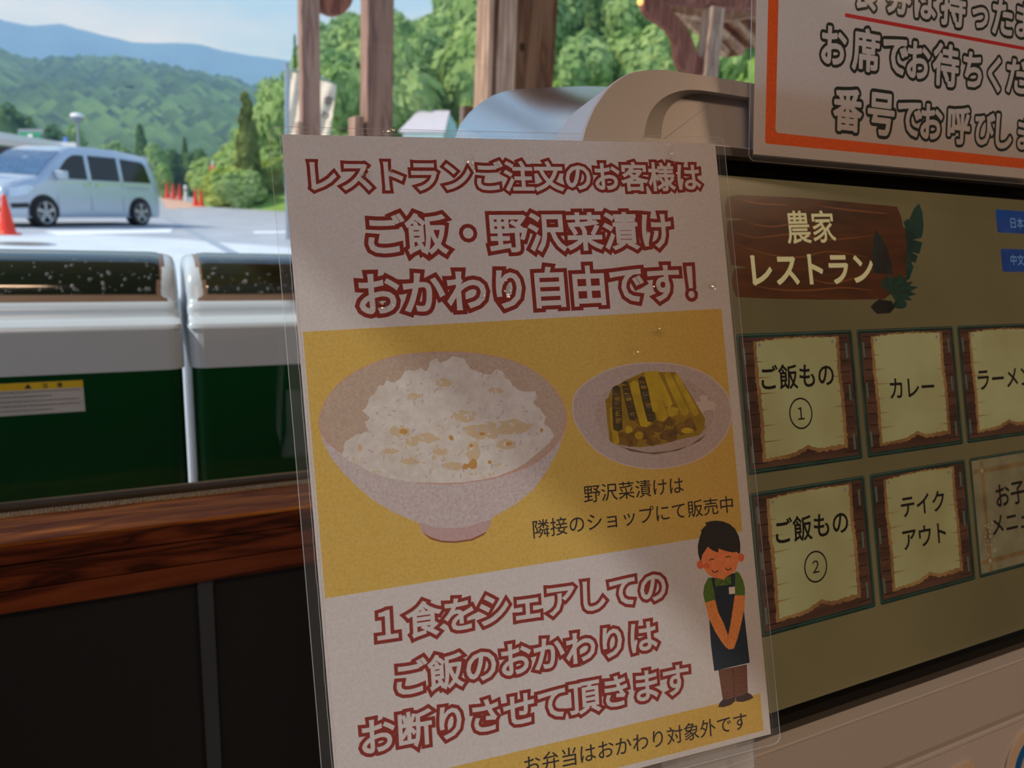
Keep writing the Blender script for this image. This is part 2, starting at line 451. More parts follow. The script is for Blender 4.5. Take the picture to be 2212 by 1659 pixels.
paper('plate_well', (186, 168, 160), (208, 192, 184), trans=.38)
paper('plate_edge', (226, 212, 206), trans=.38)
paper('plate_dark', (112, 96, 88), trans=.2)
paper('stem_yellow', (172, 150, 20), (206, 182, 40), trans=.15, scale=150)
paper('stem_dark', (58, 50, 22), (84, 72, 30), trans=.1, scale=300)
paper('stem_end', (92, 68, 24), (136, 106, 36), trans=.1, scale=300)
paper('stem_olive', (134, 112, 20), (160, 134, 30), trans=.1, scale=200)
for n_, c_ in (('ink_red', (128, 34, 26)), ('ink_black', (34, 28, 26)), ('ink_green_black', (18, 34, 28)), ('ink_orange', (222, 92, 24)), ('ink_crimson', (196, 36, 44)),
               ('hair', (28, 24, 22)), ('skin', (226, 132, 78)), ('ear', (214, 104, 66)), ('shirt', (74, 112, 34)), ('shirt_dark', (44, 78, 20)), ('apron', (12, 34, 52)),
               ('arm', (222, 140, 72)), ('trouser', (104, 66, 48)), ('trouser_line', (76, 46, 34)), ('shoe', (62, 40, 40)), ('badge', (226, 214, 208))):
    paper(n_, c_, tuple(min(255, x*1.12+3) for x in c_), trans=.12 if n_.startswith('ink') else .18)
K = .72
display('scr_bg', (94, 80, 50), (76, 62, 38), scale=3, lo=.35, hi=.65, e=K)
display('scr_wood', (74, 36, 14), (42, 21, 11), scale=14, stretch=(.8, 1, 3.5), lo=.3, hi=.7, e=K, dist=1.5)
display('scr_wood_line', (92, 48, 20), e=K)
display('scr_title', (178, 160, 112), e=K)
display('scr_leaf', (14, 32, 25), (22, 46, 34), e=K)
display('scr_leaf_dark', (30, 22, 18), (26, 32, 28), e=K)
display('scr_shrub', (34, 44, 26), (20, 34, 24), e=K)
display('scr_rock', (20, 18, 14), (30, 26, 20), e=K)
display('scr_blue', (16, 42, 86), (24, 54, 100), e=K)
display('scr_blue_text', (92, 120, 150), e=K)
display('scr_green', (10, 26, 19), (20, 40, 30), e=K)
display('scr_green_hi', (66, 74, 58), e=K)
display('scr_plank', (70, 42, 28), (48, 28, 20), scale=40, stretch=(.3, .3, 3), e=K)
display('scr_plank_dark', (34, 20, 16), e=K)
display('scr_parch', (134, 124, 82), (118, 102, 62), scale=12, e=K)
display('scr_parch_edge', (122, 86, 46), (96, 62, 34), scale=30, e=K)
display('scr_nail', (96, 92, 84), e=K)
display('scr_black', (14, 12, 10), e=K)
display('scr_bamboo', (104, 78, 44), (84, 60, 34), e=K)
display('scr_pale', (104, 90, 62), (92, 78, 54), e=K)
display('scr_lace', (120, 108, 84), e=K)
pbr('key_blue', (10, 96, 170), rough=.3)
pbr('key_cream', (196, 180, 160), rough=.35)
pbr('bin_white', (196, 212, 224), (202, 218, 230), rough=.25, scale=3)
pbr('bin_green', (2, 62, 30), (4, 70, 34), rough=.22, scale=3)
pbr('bin_smoke', (26, 36, 28), (30, 42, 32), rough=.08, scale=4)
pbr('bin_rim', (120, 98, 82), (132, 110, 92), rough=.35)
pbr('label_yellow', (220, 190, 40), rough=.5); pbr('label_white', (186, 194, 196), (206, 210, 210), rough=.5); pbr('label_ink', (44, 46, 48), rough=.6)
clear('water_drop', fres=1.5, rough=.02, haze=.14)
pbr('asphalt', (168, 172, 178), (186, 190, 195), rough=.85, scale=1.2, detail=8)
pbr('concrete', (206, 212, 214), (220, 224, 226), rough=.8, scale=1.5, detail=8)
pbr('line_paint', (240, 242, 242), rough=.6); pbr('gutter', (150, 162, 172), (168, 178, 186), rough=.7)
pbr('pink_paving', (222, 176, 150), (232, 190, 166), rough=.8); pbr('iron_cover', (96, 88, 76), (120, 110, 92), rough=.6)
pbr('cone_orange', (238, 56, 26), (244, 66, 34), rough=.45); pbr('cone_base', (214, 62, 34), rough=.6)
pbr('van_paint', (186, 198, 208), (190, 202, 212), rough=.22, metal=.35, scale=1, coat=.5)
pbr('van_glass', (20, 24, 30), (28, 32, 38), rough=.05); pbr('van_windscreen', (66, 92, 122), (84, 112, 142), rough=.05)
pbr('tyre', (30, 30, 32), rough=.8); pbr('alloy', (170, 170, 174), rough=.3, metal=.7); pbr('chrome', (225, 228, 232), rough=.12, metal=1)
pbr('headlamp', (200, 215, 230), rough=.05, metal=.5); pbr('van_dark', (30, 32, 36), rough=.5)
pbr('canopy_white', (244, 247, 250), rough=.5); pbr('canopy_dark', (62, 60, 56), (80, 74, 66), rough=.8)
pbr('sign_green', (20, 150, 104), rough=.5); pbr('sign_grey', (150, 156, 170), rough=.5); pbr('sign_white', (236, 240, 240), rough=.5)
pbr('pole_grey', (150, 160, 166), rough=.5, metal=.3); pbr('banner_cloth', (226, 206, 178), (232, 214, 188), rough=.9); pbr('banner_ink', (50, 46, 44), rough=.9)
pbr('banner_red', (214, 54, 36), rough=.9); pbr('house_roof', (214, 208, 218), rough=.5); pbr('house_wall', (196, 222, 226), rough=.7)
pbr('blue_sign', (70, 120, 200), rough=.5)
def leafmat(name, c1, c2):
    m, N, L = newmat(name); col, f = noisecol(N, L, c1, c2, .9, detail=6, lo=.35, hi=.65)
    d = N('ShaderNodeBsdfDiffuse'); t = N('ShaderNodeBsdfTranslucent'); x = N('ShaderNodeMixShader'); x.inputs[0].default_value = .3
    L(col, d.inputs[0]); L(col, t.inputs[0]); L(d.outputs[0], x.inputs[1]); L(t.outputs[0], x.inputs[2]); o = N('ShaderNodeOutputMaterial'); L(x.outputs[0], o.inputs[0])
leafmat('leaf_light', (158, 190, 118), (196, 218, 150)); leafmat('leaf_mid', (148, 182, 118), (184, 208, 144)); leafmat('leaf_dark', (104, 136, 84), (140, 166, 104)); leafmat('leaf_cedar', (124, 138, 82), (150, 164, 98))
leafmat('leaf_yellow', (170, 192, 96), (204, 220, 130))
pbr('bark', (92, 78, 64), rough=.9); pbr('grass_slope', (110, 150, 62), (146, 184, 84), rough=.95, scale=.4, detail=8); pbr('forest_floor', (44, 74, 54), (84, 116, 66), rough=.95, scale=.1)
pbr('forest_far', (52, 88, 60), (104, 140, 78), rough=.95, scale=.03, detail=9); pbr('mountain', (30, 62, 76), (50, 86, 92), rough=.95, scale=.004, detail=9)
pbr('reflection_glow', (255, 170, 90), rough=.4, emit=1.6)  # glow that imitates a room lamp mirrored in the glass
#MAIN

# ================================================================ the room
GZ = .12                                     # the car park lies a little above the shop floor
YW = .80; ZS = .804                          # window plane and sill height
MB().box((-1.3, -4.2, -.1), (4.2, .95, 0)).build('floor', 'floor_tile').__setitem__('kind', 'structure')
tag(MB().box((-1.5, -4.2, 2.7), (4.2, .95, 2.8)).build('ceiling', 'ceiling_board'), kind='structure')
tag(MB().box((-1.3, -4.2, 0), (4.2, -4.1, 2.7)).build('wall_back', 'wall_plaster'), kind='structure')
wl = MB().box((-1.3, -4.1, 0), (-1.2, .80, .7)).box((-1.3, -4.1, 2.45), (-1.2, .80, 2.7)).box((-1.3, -4.1, .7), (-1.2, -.50, 2.45)).build('wall_left', 'wall_plaster'); wl['kind'] = 'structure'
w2_ = tag(bpy.data.objects.new('added_left_window', None), kind='structure'); COL.objects.link(w2_); w2_.location = (-1.25, -.9, .7)  # unseen window, added and sized to daylight the machine's side band
MB().box((-1.28, -.50, .7), (-1.22, .80, .75)).box((-1.28, -.50, 2.40), (-1.22, .80, 2.45)).box((-1.28, -.50, .75), (-1.22, -.46, 2.4)).box((-1.28, .70, .75), (-1.22, .80, 2.4)).build('window_frame', 'frame_bronze', w2_)
MB().box((-1.252, -.46, .75), (-1.248, .70, 2.4)).build('window_pane', 'window_glass', w2_)
tag(MB().box((4.1, -4.1, 0), (4.2, .95, 2.7)).build('wall_right', 'wall_plaster'), kind='structure')
ww = MB().box((-1.3, .752, 0), (4.1, .82, ZS-.07)).box((-1.3, .82, 0), (4.1, .95, .5)).box((-1.3, .80, ZS-.07), (4.1, .826, ZS-.004)).box((-1.3, .82, .5), (4.1, .95, .70)).box((-1.3, .78, 2.45), (4.1, .95, 2.7)).build('wall_window', 'dark_wall'); ww['kind'] = 'structure'
xs = onY(450, 1400, .75).x
st = MB().frame((xs-.0075, .7505, .1), (.015, 0, 0), (0, -.006, 0), (0, 0, ZS-.17)).build('trim_1', 'trim_metal', bevel=.0012); st['kind'] = 'structure'
sill = thing('window_sill', (.3, .765, ZS-.07), 'varnished wooden window sill beam with dark grain under the window', 'window sill')
MB().box((-1.3, .7365, ZS-.004), (4.1, .80, ZS)).build('sill_board', 'sill_wood_lit', sill, bevel=.0015)
MB().box((-1.3, .7380, ZS-.022), (4.1, .80, ZS-.0045)).build('front_board', 'sill_wood_shaded', sill, bevel=.0012)
MB().box((-1.3, .7385, ZS-.0475), (4.1, .80, ZS-.0235)).build('front_board', 'sill_wood_shaded', sill, bevel=.0012)
MB().box((-1.3, .7395, ZS-.070), (4.1, .80, ZS-.0490)).build('front_board', 'sill_wood_shaded', sill, bevel=.0012)
win = tag(bpy.data.objects.new('window_1', None), kind='structure'); COL.objects.link(win); win.location = (.5, .82, ZS)
MB().box((-1.3, .806, ZS-.004), (4.1, .826, ZS+.0065)).box((-1.3, .806, 2.40), (4.1, .87, 2.45)).box((-1.3, .806, ZS), (-1.2, .87, 2.42)).box((4.04, .806, ZS), (4.1, .87, 2.42)).build('window_frame', 'frame_bronze', win, bevel=.002)
MB().box((-1.2, .814, ZS+.004), (4.04, .819, 2.41)).build('window_pane', 'window_glass', win)
gk = MB()
for i in range(640):
    x = -.9+i*.003; gk.tube((x, .8015, ZS+.0012), (x+.002, .8015, ZS+.0036), .0013, n=5)
gk.box((-1.3, .7985, ZS), (4.1, .806, ZS+.0022))
gk.build('glazing_gasket', 'gasket_rubber', win)

# ================================================================ ticket machine
MP = Plane(at(1620, 900, .42), c2w(dh), c2w((.0757, 1, -.0246)))
def proj(P):
    q = R.transposed() @ (Vector(P)-CAM); return (CX+F_*q.x/q.z, CY+F_*q.y/q.z)
arch_px = [(1259, 304), (1265, 280), (1273, 259), (1283, 237), (1295, 218), (1310, 197), (1327, 180), (1346, 167), (1368, 157), (1403, 151), (1440, 151)]
arch = catmull([MP.uv(*p) for p in arch_px], 3); vtop = arch[-1][1]; arch = [(a_, max(b_, vtop)) for a_, b_ in arch]
uL = arch[0][0]
b11 = MP.uv(1590, 723, -.010)
us0 = b11[0]-13; us1 = us0+527                              # lit screen
vs0 = MP.uv(1571, 380, -.010)[1]; vs1 = MP.uv(1687, 1532, -.010)[1]
vb0 = MP.uv(1571, 341, -.003)[1]; vb1 = MP.uv(1667, 1581, -.003)[1]
ub0, ub1 = us0-20, us1+20
uR = (ub0+ub1)-uL; 
mach = thing('ticket_machine', MP.p(((uL+uR)/2, vb1+60), -.1)*1.0, 'white and silver ticket vending machine with a lit touch screen beside the window', 'ticket machine')
mach.location.z = 0
left = [(uL, vb1)]+[(uL, arch[0][1]+40)]+arch
outline = left+[(2*(ub0+ub1)/2-a, b) for a, b in left[::-1]]
# thickness of the white front shell, solved so its rear edge lands on the photograph
t_ = .01
while proj(MP.p(arch[0], -t_))[0] > 1184 and t_ < .12: t_ += .001
TH = t_
rec_o_px = [(1390, 306), (1395, 269), (1406, 240), (1428, 215), (1460, 199), (1498, 194), (1550, 200), (1619, 211)]
rec_i_px = [(1428, 306), (1431, 269), (1441, 240), (1463, 218), (1498, 204), (1530, 205), (1565, 211), (1614, 219)]
HR = -.007
vrb = MP.uv(1560, 314)[1]
ro = [MP.uv(*p) for p in rec_o_px]; ri = [MP.uv(*p, HR) for p in rec_i_px]
ro, ri = catmull(ro, 4), catmull(ri, 4)
ro = [(ro[0][0], vrb)]+ro+[(ro[-1][0]+.0, vrb)]; ri = [(ri[0][0], vrb-2)]+ri+[(ri[-1][0], vrb-2)]
bez = [(ub0, vb0), (ub1, vb0), (ub1, vb1), (ub0, vb1)]
v, f, ts = cdt([(outline, 0), (ro, 1), (bez, 1)])
vs, fs = submesh(v, [a for a, t in zip(f, ts) if 1 not in t])
shell = mesh_obj('front_shell', [MP.p(q) for q in vs], fs, 'white_plastic', mach)
sb = MB()
n_ = len(outline)
inset = [(a, b) for a, b in outline]
uc = (uL+uR)/2
# rounded edge then side band running back
rings = [(0, 0), (-.0006, .15), (-.0014, .45), (-.0016, .5), (-TH, .5)]
cv = (vtop+vb1)/2
def off(q, d):
    return (q[0]+(-d if q[0] < uc else d)*min(1, abs(q[0]-uc)/300), q[1]-d*(1 if q[1] < arch[0][1] else 0))
R_ = [[MP.p(off(q, d), h) for q in outline] for h, d in rings]
for k in range(len(R_)-1):
    sb.add(R_[k]+R_[k+1], [(i, i+1, n_+i+1, n_+i) for i in range(n_-1)])
sb.build('side_band', 'band_plastic_lit', mach, smooth=True)
rs = MB()
n2 = len(ro)
rs.add([MP.p(q) for q in ro]+[MP.p(q, HR) for q in ri], [(i, (i+1) % n2, n2+(i+1) % n2, n2+i) for i in range(n2)])
rs.add([MP.p(q, HR) for q in ri], [tuple(range(n2))])
rs.build('header_recess', 'white_plastic', mach)
# rear metal body lofted from the shell to a rear outline
def resample(pts, n):
    pts = [Vector(p) for p in pts]; d = [0]
    for a, b in zip(pts, pts[1:]): d.append(d[-1]+(b-a).length)
    out = []
    for i in range(n):
        s = d[-1]*i/(n-1); k = 0
        while k < len(d)-2 and d[k+1] < s: k += 1
        t = (s-d[k])/max(1e-9, d[k+1]-d[k]); out.append(pts[k].lerp(pts[k+1], t))
    return out
YB = .66
la = [MP.p((q[0]+1.5, q[1]+(1.5 if q[1] < arch[0][1] else 0)), -TH) for q in left if q[1] < 60]
bx = onY(982, 297, YB).x
lb = [Vector((bx, YB, .86)), Vector((bx, YB, onY(982, 297, YB).z))]+[onY(*p, YB) for p in ((988, 278), (1001, 257), (1023, 233), (1055, 210), (1084, 198), (1114, 193), (1180, 189), (1264, 186), (1420, 190))]
la = [MP.p((uL+1.5, arch[0][1]+150), -TH)]+[MP.p((q[0]+1.5, q[1]+1.5), -TH) for q in arch]
NA = 40
ra, rb = resample(la, NA), resample(lb, NA)
cxm = MP.p((uc, 0)).x
def mirror(ps, c): return [Vector((2*c-p.x, p.y, p.z)) for p in ps[::-1]]
rA, rB = ra+mirror(ra, cxm), rb+mirror(rb, cxm)
bd = MB(); nn = len(rA); K_ = 8
rows = []
for k in range(K_+1):
    t = k/K_; rows.append([a.lerp(b, t) for a, b in zip(rA, rB)])
bd.add([p for r in rows for p in r], [(k*nn+i, k*nn+i+1, (k+1)*nn+i+1, (k+1)*nn+i) for k in range(K_) for i in range(nn-1)])
bd.build('rear_body', 'silver_metal', mach, smooth=True)
MB().add(rB, [tuple(range(nn))]).build('rear_panel', 'silver_metal', mach)
# bezel, gasket, display
def fr(o0, o1, i0, i1, h0, h1):   # sloping frame between two rectangles
    A = [(o0[0], o0[1]), (o1[0], o0[1]), (o1[0], o1[1]), (o0[0], o1[1])]; B = [(i0[0], i0[1]), (i1[0], i0[1]), (i1[0], i1[1]), (i0[0], i1[1])]
    return [MP.p(q, h0) for q in A]+[MP.p(q, h1) for q in B], [(i, (i+1) % 4, 4+(i+1) % 4, 4+i) for i in range(4)]
m_ = MB(); vg = vb0-5
m_.add(*fr((ub0, vb0-5), (ub1, vb1+.5), (ub0+1, vb0), (ub1-1, vb1), .0004, .0004)); m_.add(*fr((ub0+1, vb0), (ub1-1, vb1), (ub0+2, vb0+1), (ub1-2, vb1-1), .0004, -.005))
m_.build('grey_surround', 'grey_gasket', mach)
m_ = MB(); m_.add(*fr((ub0+1, vb0+.6), (ub1-1, vb1-.6), (us0-2, vs0-2.0), (us1+2, vs1+2.0), -.004, -.0065)); m_.add(*fr((us0-2, vs0-2.0), (us1+2, vs1+2.0), (us0-.5, vs0-.5), (us1+.5, vs1+.5), -.0065, -.011))
m_.build('bezel', 'black_bezel', mach)
# lower panel: a profile run along the machine's width
v_l = MP.uv(1665, 1624, .009)[1]; v_g0 = MP.uv(1915, 1659, .003)[1]
prof = [(vb1-.5, -.004), (vb1, -.002), (v_l-1, .0088), (v_l, .009), (v_l+1.2, .0086), (v_g0-1, .003), (v_g0, .001), (v_g0+.3, -.006), (v_g0+3.4, -.006), (v_g0+3.6, .0005), (v_g0+4.4, .0018), (v_g0+6.0, .0018), (v_g0+7, .001), (v_g0+130, -.004), (v_g0+131, -.06)]
lp = MB(); k_ = len(prof)
lp.add([MP.p((uL, a), h) for a, h in prof]+[MP.p((uR, a), h) for a, h in prof], [(i, i+1, k_+i+1, k_+i) for i in range(k_-1)])
lp.add([MP.p((uL, a), h) for a, h in prof]+[MP.p((uL, prof[0][0]), -.06)], [tuple(range(k_+1))])
lp.add([MP.p((uR, a), h) for a, h in prof]+[MP.p((uR, prof[0][0]), -.06)], [tuple(range(k_+1))])
lp.build('lower_panel', 'panel_plastic', mach)
bz = MP.p((uc, v_g0+131), -.06)
pa, pb = MP.p((uL+6, v_g0+120), -.03), MP.p((uR-6, v_g0+120), -.03)
MB().frame((pa.x, pa.y, 0), (pb.x-pa.x, 0, 0), (0, .30, 0), (0, 0, pa.z)).frame((pa.x, pa.y+.05, pa.z-.001), (pb.x-pa.x, 0, 0), (0, .25, 0), (0, 0, .10)).build('pedestal', 'panel_plastic', mach, bevel=.004)
# ring button and small key on the lower panel
rc = MP.uv(2240, 1672, .002); rl = MP.uv(2175, 1690, .002); rr_ = rc[0]-rl[0]
def disc(name, mat, r0, r1, h0, h1, parent=mach):
    q = MB(); n = 48
    A = [MP.p(p, h0) for p in ell(rc, r1, r1, n)]; B = [MP.p(p, h1) for p in ell(rc, r1-.4, r1-.4, n)]; C = [MP.p(p, h1) for p in ell(rc, r0+.01, r0+.01, n)]; D = [MP.p(p, h0-.001) for p in ell(rc, r0+.01, r0+.01, n)]
    for a, b in ((A, B), (B, C), (C, D)): q.add(a+b, [(i, (i+1) % n, n+(i+1) % n, n+i) for i in range(n)])
    return q.build(name, mat, parent, smooth=False)
bt = disc('button_collar', 'key_cream', rr_*.78, rr_, .0005, .0022)
disc('blue_ring', 'key_blue', rr_*.62, rr_*.78, .0005, .0028)
disc('button_cap', 'key_cream', 0, rr_*.62, .0005, .0035)
k0, k1 = MP.uv(2063, 1662, .003), MP.uv(2104, 1645, .003)
MB().prism([MP.p(q, -.002) for q in rrect((k0[0], k1[1]), (k1[0], k1[1]+12), 1.5)], MP.n*.005).build('small_key', 'key_cream', mach)

# ---- what the touch screen shows
HS = -.0095
def S(px, py): return MP.uv(px, py, HS)
def T1(x, y): return S(1540+x/3.19, 380+y/3.19)
def T2(x, y): return S(1580+x/3.073, 860+y/3.073)
Ly = []
A_ = lambda pts, m_, n_='screen_picture': Ly.append((pts, m_, n_))
A_([(us0, vs0), (us1, vs0), (us1, vs1), (us0, vs1)], 'scr_bg', 'display_panel')
sign = [(100,145),(160,132),(380,140),(600,150),(900,176),(1270,212),(1300,290),(1310,350),(1345,380),(1372,600),(1290,760),(1180,850),(900,853),(700,852),(400,846),(160,835),(138,780),(130,720),(145,640),(240,632),(125,612),(118,560),(110,500),(95,420),(100,312),(212,299),(90,285),(85,200)]
A_([T1(*p) for p in sign], 'scr_wood', 'sign_board_picture')
def bar(pts, w, m_, n_):
    pts = catmull(pts, 5)
    for i in range(len(pts)-1):
        a, b = Vector(pts[i]), Vector(pts[i+1]); d = b-a
        if d.length < 1e-6: continue
        wa = w*math.sin(math.pi*(i+.02)/len(pts))+.05; n = Vector((-d.y, d.x)).normalized()*wa
        A_([tuple(a-n), tuple(b-n), tuple(b+n), tuple(a+n)], m_, n_)
for pts in ([(130,380),(300,425),(560,400),(800,440),(1100,410)], [(150,470),(380,540),(600,560),(800,520),(1060,560)], [(230,745),(420,780),(640,790),(900,770),(1100,790)], [(180,160),(320,190),(520,200)], [(700,200),(900,230),(1200,260)], [(230,320),(420,350),(640,300)], [(640,700),(820,740),(1020,690)]):
    bar([T1(*p) for p in pts], .55, 'scr_wood_line', 'sign_board_picture')
A_([T1(*p) for p in [(1120,370),(1160,420),(1200,500),(1230,600),(1240,680),(1110,670),(1100,560),(1105,440)]], 'scr_leaf_dark', 'leaf_picture')
leaf = [(1420,190),(1445,250),(1452,350),(1440,425),(1378,440),(1444,458),(1422,538),(1368,525),(1412,552),(1395,600),(1352,582),(1384,625),(1350,720),(1330,690),(1335,500),(1322,345),(1312,320),(1340,295),(1352,300),(1385,225)]
A_([T1(*p) for p in leaf], 'scr_leaf', 'leaf_picture')
for k, (ang, ln) in enumerate(((-80,150),(-62,185),(-45,200),(-28,190),(-12,205),(6,190),(24,175),(42,150),(-98,150),(-118,120))):
    a = math.radians(ang); c = (1215, 800); tip = (c[0]+ln*math.cos(a), c[1]+ln*.8*math.sin(a)); nn_ = (-math.sin(a)*28, math.cos(a)*28); md = (c[0]+ln*.6*math.cos(a), c[1]+ln*.8*.6*math.sin(a))
    A_([T1(*c), T1(md[0]-nn_[0], md[1]-nn_[1]), T1(*tip), T1(md[0]+nn_[0], md[1]+nn_[1])], 'scr_shrub' if k % 2 else 'scr_leaf', 'leaf_picture')
A_([T1(*p) for p in ell((1290, 885), 48, 32, 12)], 'scr_leaf', 'leaf_picture')
A_([T1(*p) for p in [(1085,905),(1110,875),(1145,850),(1230,862),(1257,905),(1222,945),(1130,952)]], 'scr_rock', 'leaf_picture')
for (x0, y0, x1, y1), nm in (((2150,452,2212,502), 0), ((2161,537,2212,587), 1)):
    a = S(x0, y0); b = S(x0+2, y1); A_(rrect(a, (a[0]+48, b[1]), 2), 'scr_blue', 'language_button')
btn = {}
def button(key, tl, br, style=0):
    (u0, w0), (u1, w1) = tl, br; n_ = 'menu_button'
    w, h = u1-u0, w1-w0; P = lambda x, y: (u0+w*x, w0+h*y); btn[key] = P
    A_(rrect((u0, w0), (u1, w1), 2), 'scr_green', n_); A_(rrect((u0+.8, w0+.6), (u1-.6, w1-1.6), 1.4), 'scr_green_hi', n_); A_(rrect((u0+1.2, w0+1.0), (u1-1.0, w1-1.8), 1.2), 'scr_green', n_)
    if style == 0:
        A_([(u0+3, w0+2.5), (u1-3, w0+2.5), (u1-3, w1-3), (u0+3, w1-3)], 'scr_plank', n_)
        rr = random.Random(hash(key) % 97+3)
        for k in range(11):
            y = .05+k*.087
            A_([P(.05, y), P(.16, y+.005), P(.16, y+.013), P(.05, y+.011)], 'scr_plank_dark', n_); A_([P(.84, y+.01), P(.95, y+.005), P(.95, y+.014), P(.84, y+.018)], 'scr_plank_dark', n_)
        for sx in (.045, .925):
            for y in (.1, .42, .80): A_([P(sx, y), P(sx+.018, y), P(sx+.018, y+.12), P(sx, y+.12)], 'scr_green_hi', n_)
        e_ = [P(.13, .055), P(.33, .04), P(.6, .035), P(.87, .045), P(.865, .3), P(.875, .6), P(.87, .9), P(.6, .905), P(.52, .87), P(.40, .915), P(.13, .925), P(.135, .6), P(.125, .3)]
        A_(jag(e_, .55, 1.6, 5), 'scr_parch_edge', n_)
        i_ = [P(.155, .065), P(.33, .05), P(.6, .045), P(.845, .055), P(.835, .3), P(.845, .6), P(.84, .87), P(.6, .875), P(.52, .84), P(.40, .885), P(.155, .90), P(.165, .6), P(.155, .3)]
        A_(jag(i_, .5, 1.9, 9), 'scr_parch', n_)
        for k in range(6):
            y = .2+k*.115; A_([P(.13, y), P(.22+.05*(k % 3), y+.006), P(.13, y+.012)], 'scr_parch_edge', n_); A_([P(.87, y+.03), P(.80-.04*(k % 2), y+.034), P(.87, y+.042)], 'scr_parch_edge', n_)
        for sx in (.18, .81): A_(ell(P(sx, .085), 1.1, 1.1, 12), 'scr_nail', n_)
    else:
        A_([(u0+2.6, w0+2), (u1-.50, w0+2), (u1-.50, w1-2.6), (u0+2.6, w1-2.6)], 'scr_pale', n_)
        for a, b in (((.12, .02), (.16, .97)), ((.84, .02), (.88, .97))): A_([P(*a), P(b[0], a[1]), P(*b), P(a[0], b[1])], 'scr_bamboo', n_)
        for a, b in (((.04, .10), (.96, .14)), ((.04, .86), (.96, .90))): A_([P(*a), P(b[0], a[1]), P(*b), P(a[0], b[1])], 'scr_bamboo', n_)
        rr = random.Random(4)
        for k in range(26): A_(ell(P(.10+rr.random()*.12, .55+rr.random()*.3), .8, .8, 6), 'scr_lace', n_)
        for q in ((.14, .12), (.86, .12), (.14, .88), (.86, .88)): A_(ell(P(*q), 1.6, 1.6, 8), 'scr_lace', n_)
c11 = (S(1589, 723), S(1864, 993)); c12 = (S(1849, 711), S(2083, 957)); w_ = c12[1][0]-c12[0][0]
r1t = (c11[0][1]+c12[0][1])/2; r1b = (c11[1][1]+c12[1][1])/2
c21 = (S(1619, 1065), S(1891, 1311)); c22 = (S(1878, 1026), S(2107, 1252))
r2t = (c21[0][1]+c22[0][1])/2; r2b = (c21[1][1]+c22[1][1])/2
ua = (c11[0][0]+c21[0][0])/2; ub = (c11[1][0]+c21[1][0])/2; uc_ = (c12[0][0]+c22[0][0])/2; ud = (c12[1][0]+c22[1][0])/2
wB = ((ub-ua)+(ud-uc_))/2; pit = uc_-ua
print('BUTTONS', ua, ub, uc_, ud, r1t, r1b, r2t, r2b, 'TH', TH, 'uL', uL, 'us0', us0, 'screen h', vs1-vs0)
for i in range(5):
    button('r1%d' % i, (ua+pit*i, r1t), (ua+pit*i+wB, r1b)); button('r2%d' % i, (ua+pit*i, r2t), (ua+pit*i+wB, r2b), 1 if i >= 2 else 0)
disp = tag(bpy.data.objects.new('display', None)); COL.objects.link(disp); disp.parent = mach; disp.location = MP.p((us0, vs0), HS)-mach.location
dm = art(MP, Ly, disp, HS)
def stext(body, a, b, mat='scr_black', wi=.018, rnd=True, sy=1.0, hh=.00006, name='lettering', T=S, A=None, B=None):
    ps = text_polys(body, A or T(*a), B or T(*b), wi=wi, rnd=rnd, sy=sy)
    return put_text(MP, ps, mat, disp, name, HS+hh, False)
stext('農家', (1698, 491), (1803, 489), 'scr_title', wi=.012)
stext('レストラン', (1623, 584), (1886, 580), 'scr_title', wi=.028)
stext('ご飯もの', (1644, 817), (1801, 808)); stext('カレー', (1922, 840), (2018, 834)); stext('ラーメン', (2112, 822), (2229, 812))
stext('ご飯もの', (1675, 1150), (1832, 1125)); stext('テイク', (1946, 1096), (2040, 1080)); stext('アウト', (1950, 1167), (2043, 1148))
stext('お子様', (2151, 1073), (2246, 1052)); stext('メニュー', (2143, 1137), (2255, 1112))
for (cx_, cy_, s_) in ((1730, 893, '1'), (1762, 1224, '2')):
    c = S(cx_, cy_); r = abs(S(cx_+25, cy_)[0]-c[0])
    v, f, ts = cdt([(ell(c, r, r, 40), 0), (ell(c, r*.89, r*.89, 40), 1)]); vs, fs = submesh(v, [a for a, t in zip(f, ts) if 1 not in t])
    mesh_obj('number_ring', [MP.p(q, HS+.00006) for q in vs], fs, 'scr_black', disp)
    wq = .26; stext('１' if s_ == '1' else '２', None, None, A=(c[0]-r*wq*1.1, c[1]), B=(c[0]+r*wq*1.1, c[1]), wi=.01)
stext('日本語', None, None, 'scr_blue_text', A=S(2183, 481), B=(S(2183, 481)[0]+25, S(2183, 481)[1]), wi=.0)
stext('中文', None, None, 'scr_blue_text', A=S(2183, 561), B=(S(2183, 561)[0]+16.5, S(2183, 561)[1]), wi=.0)

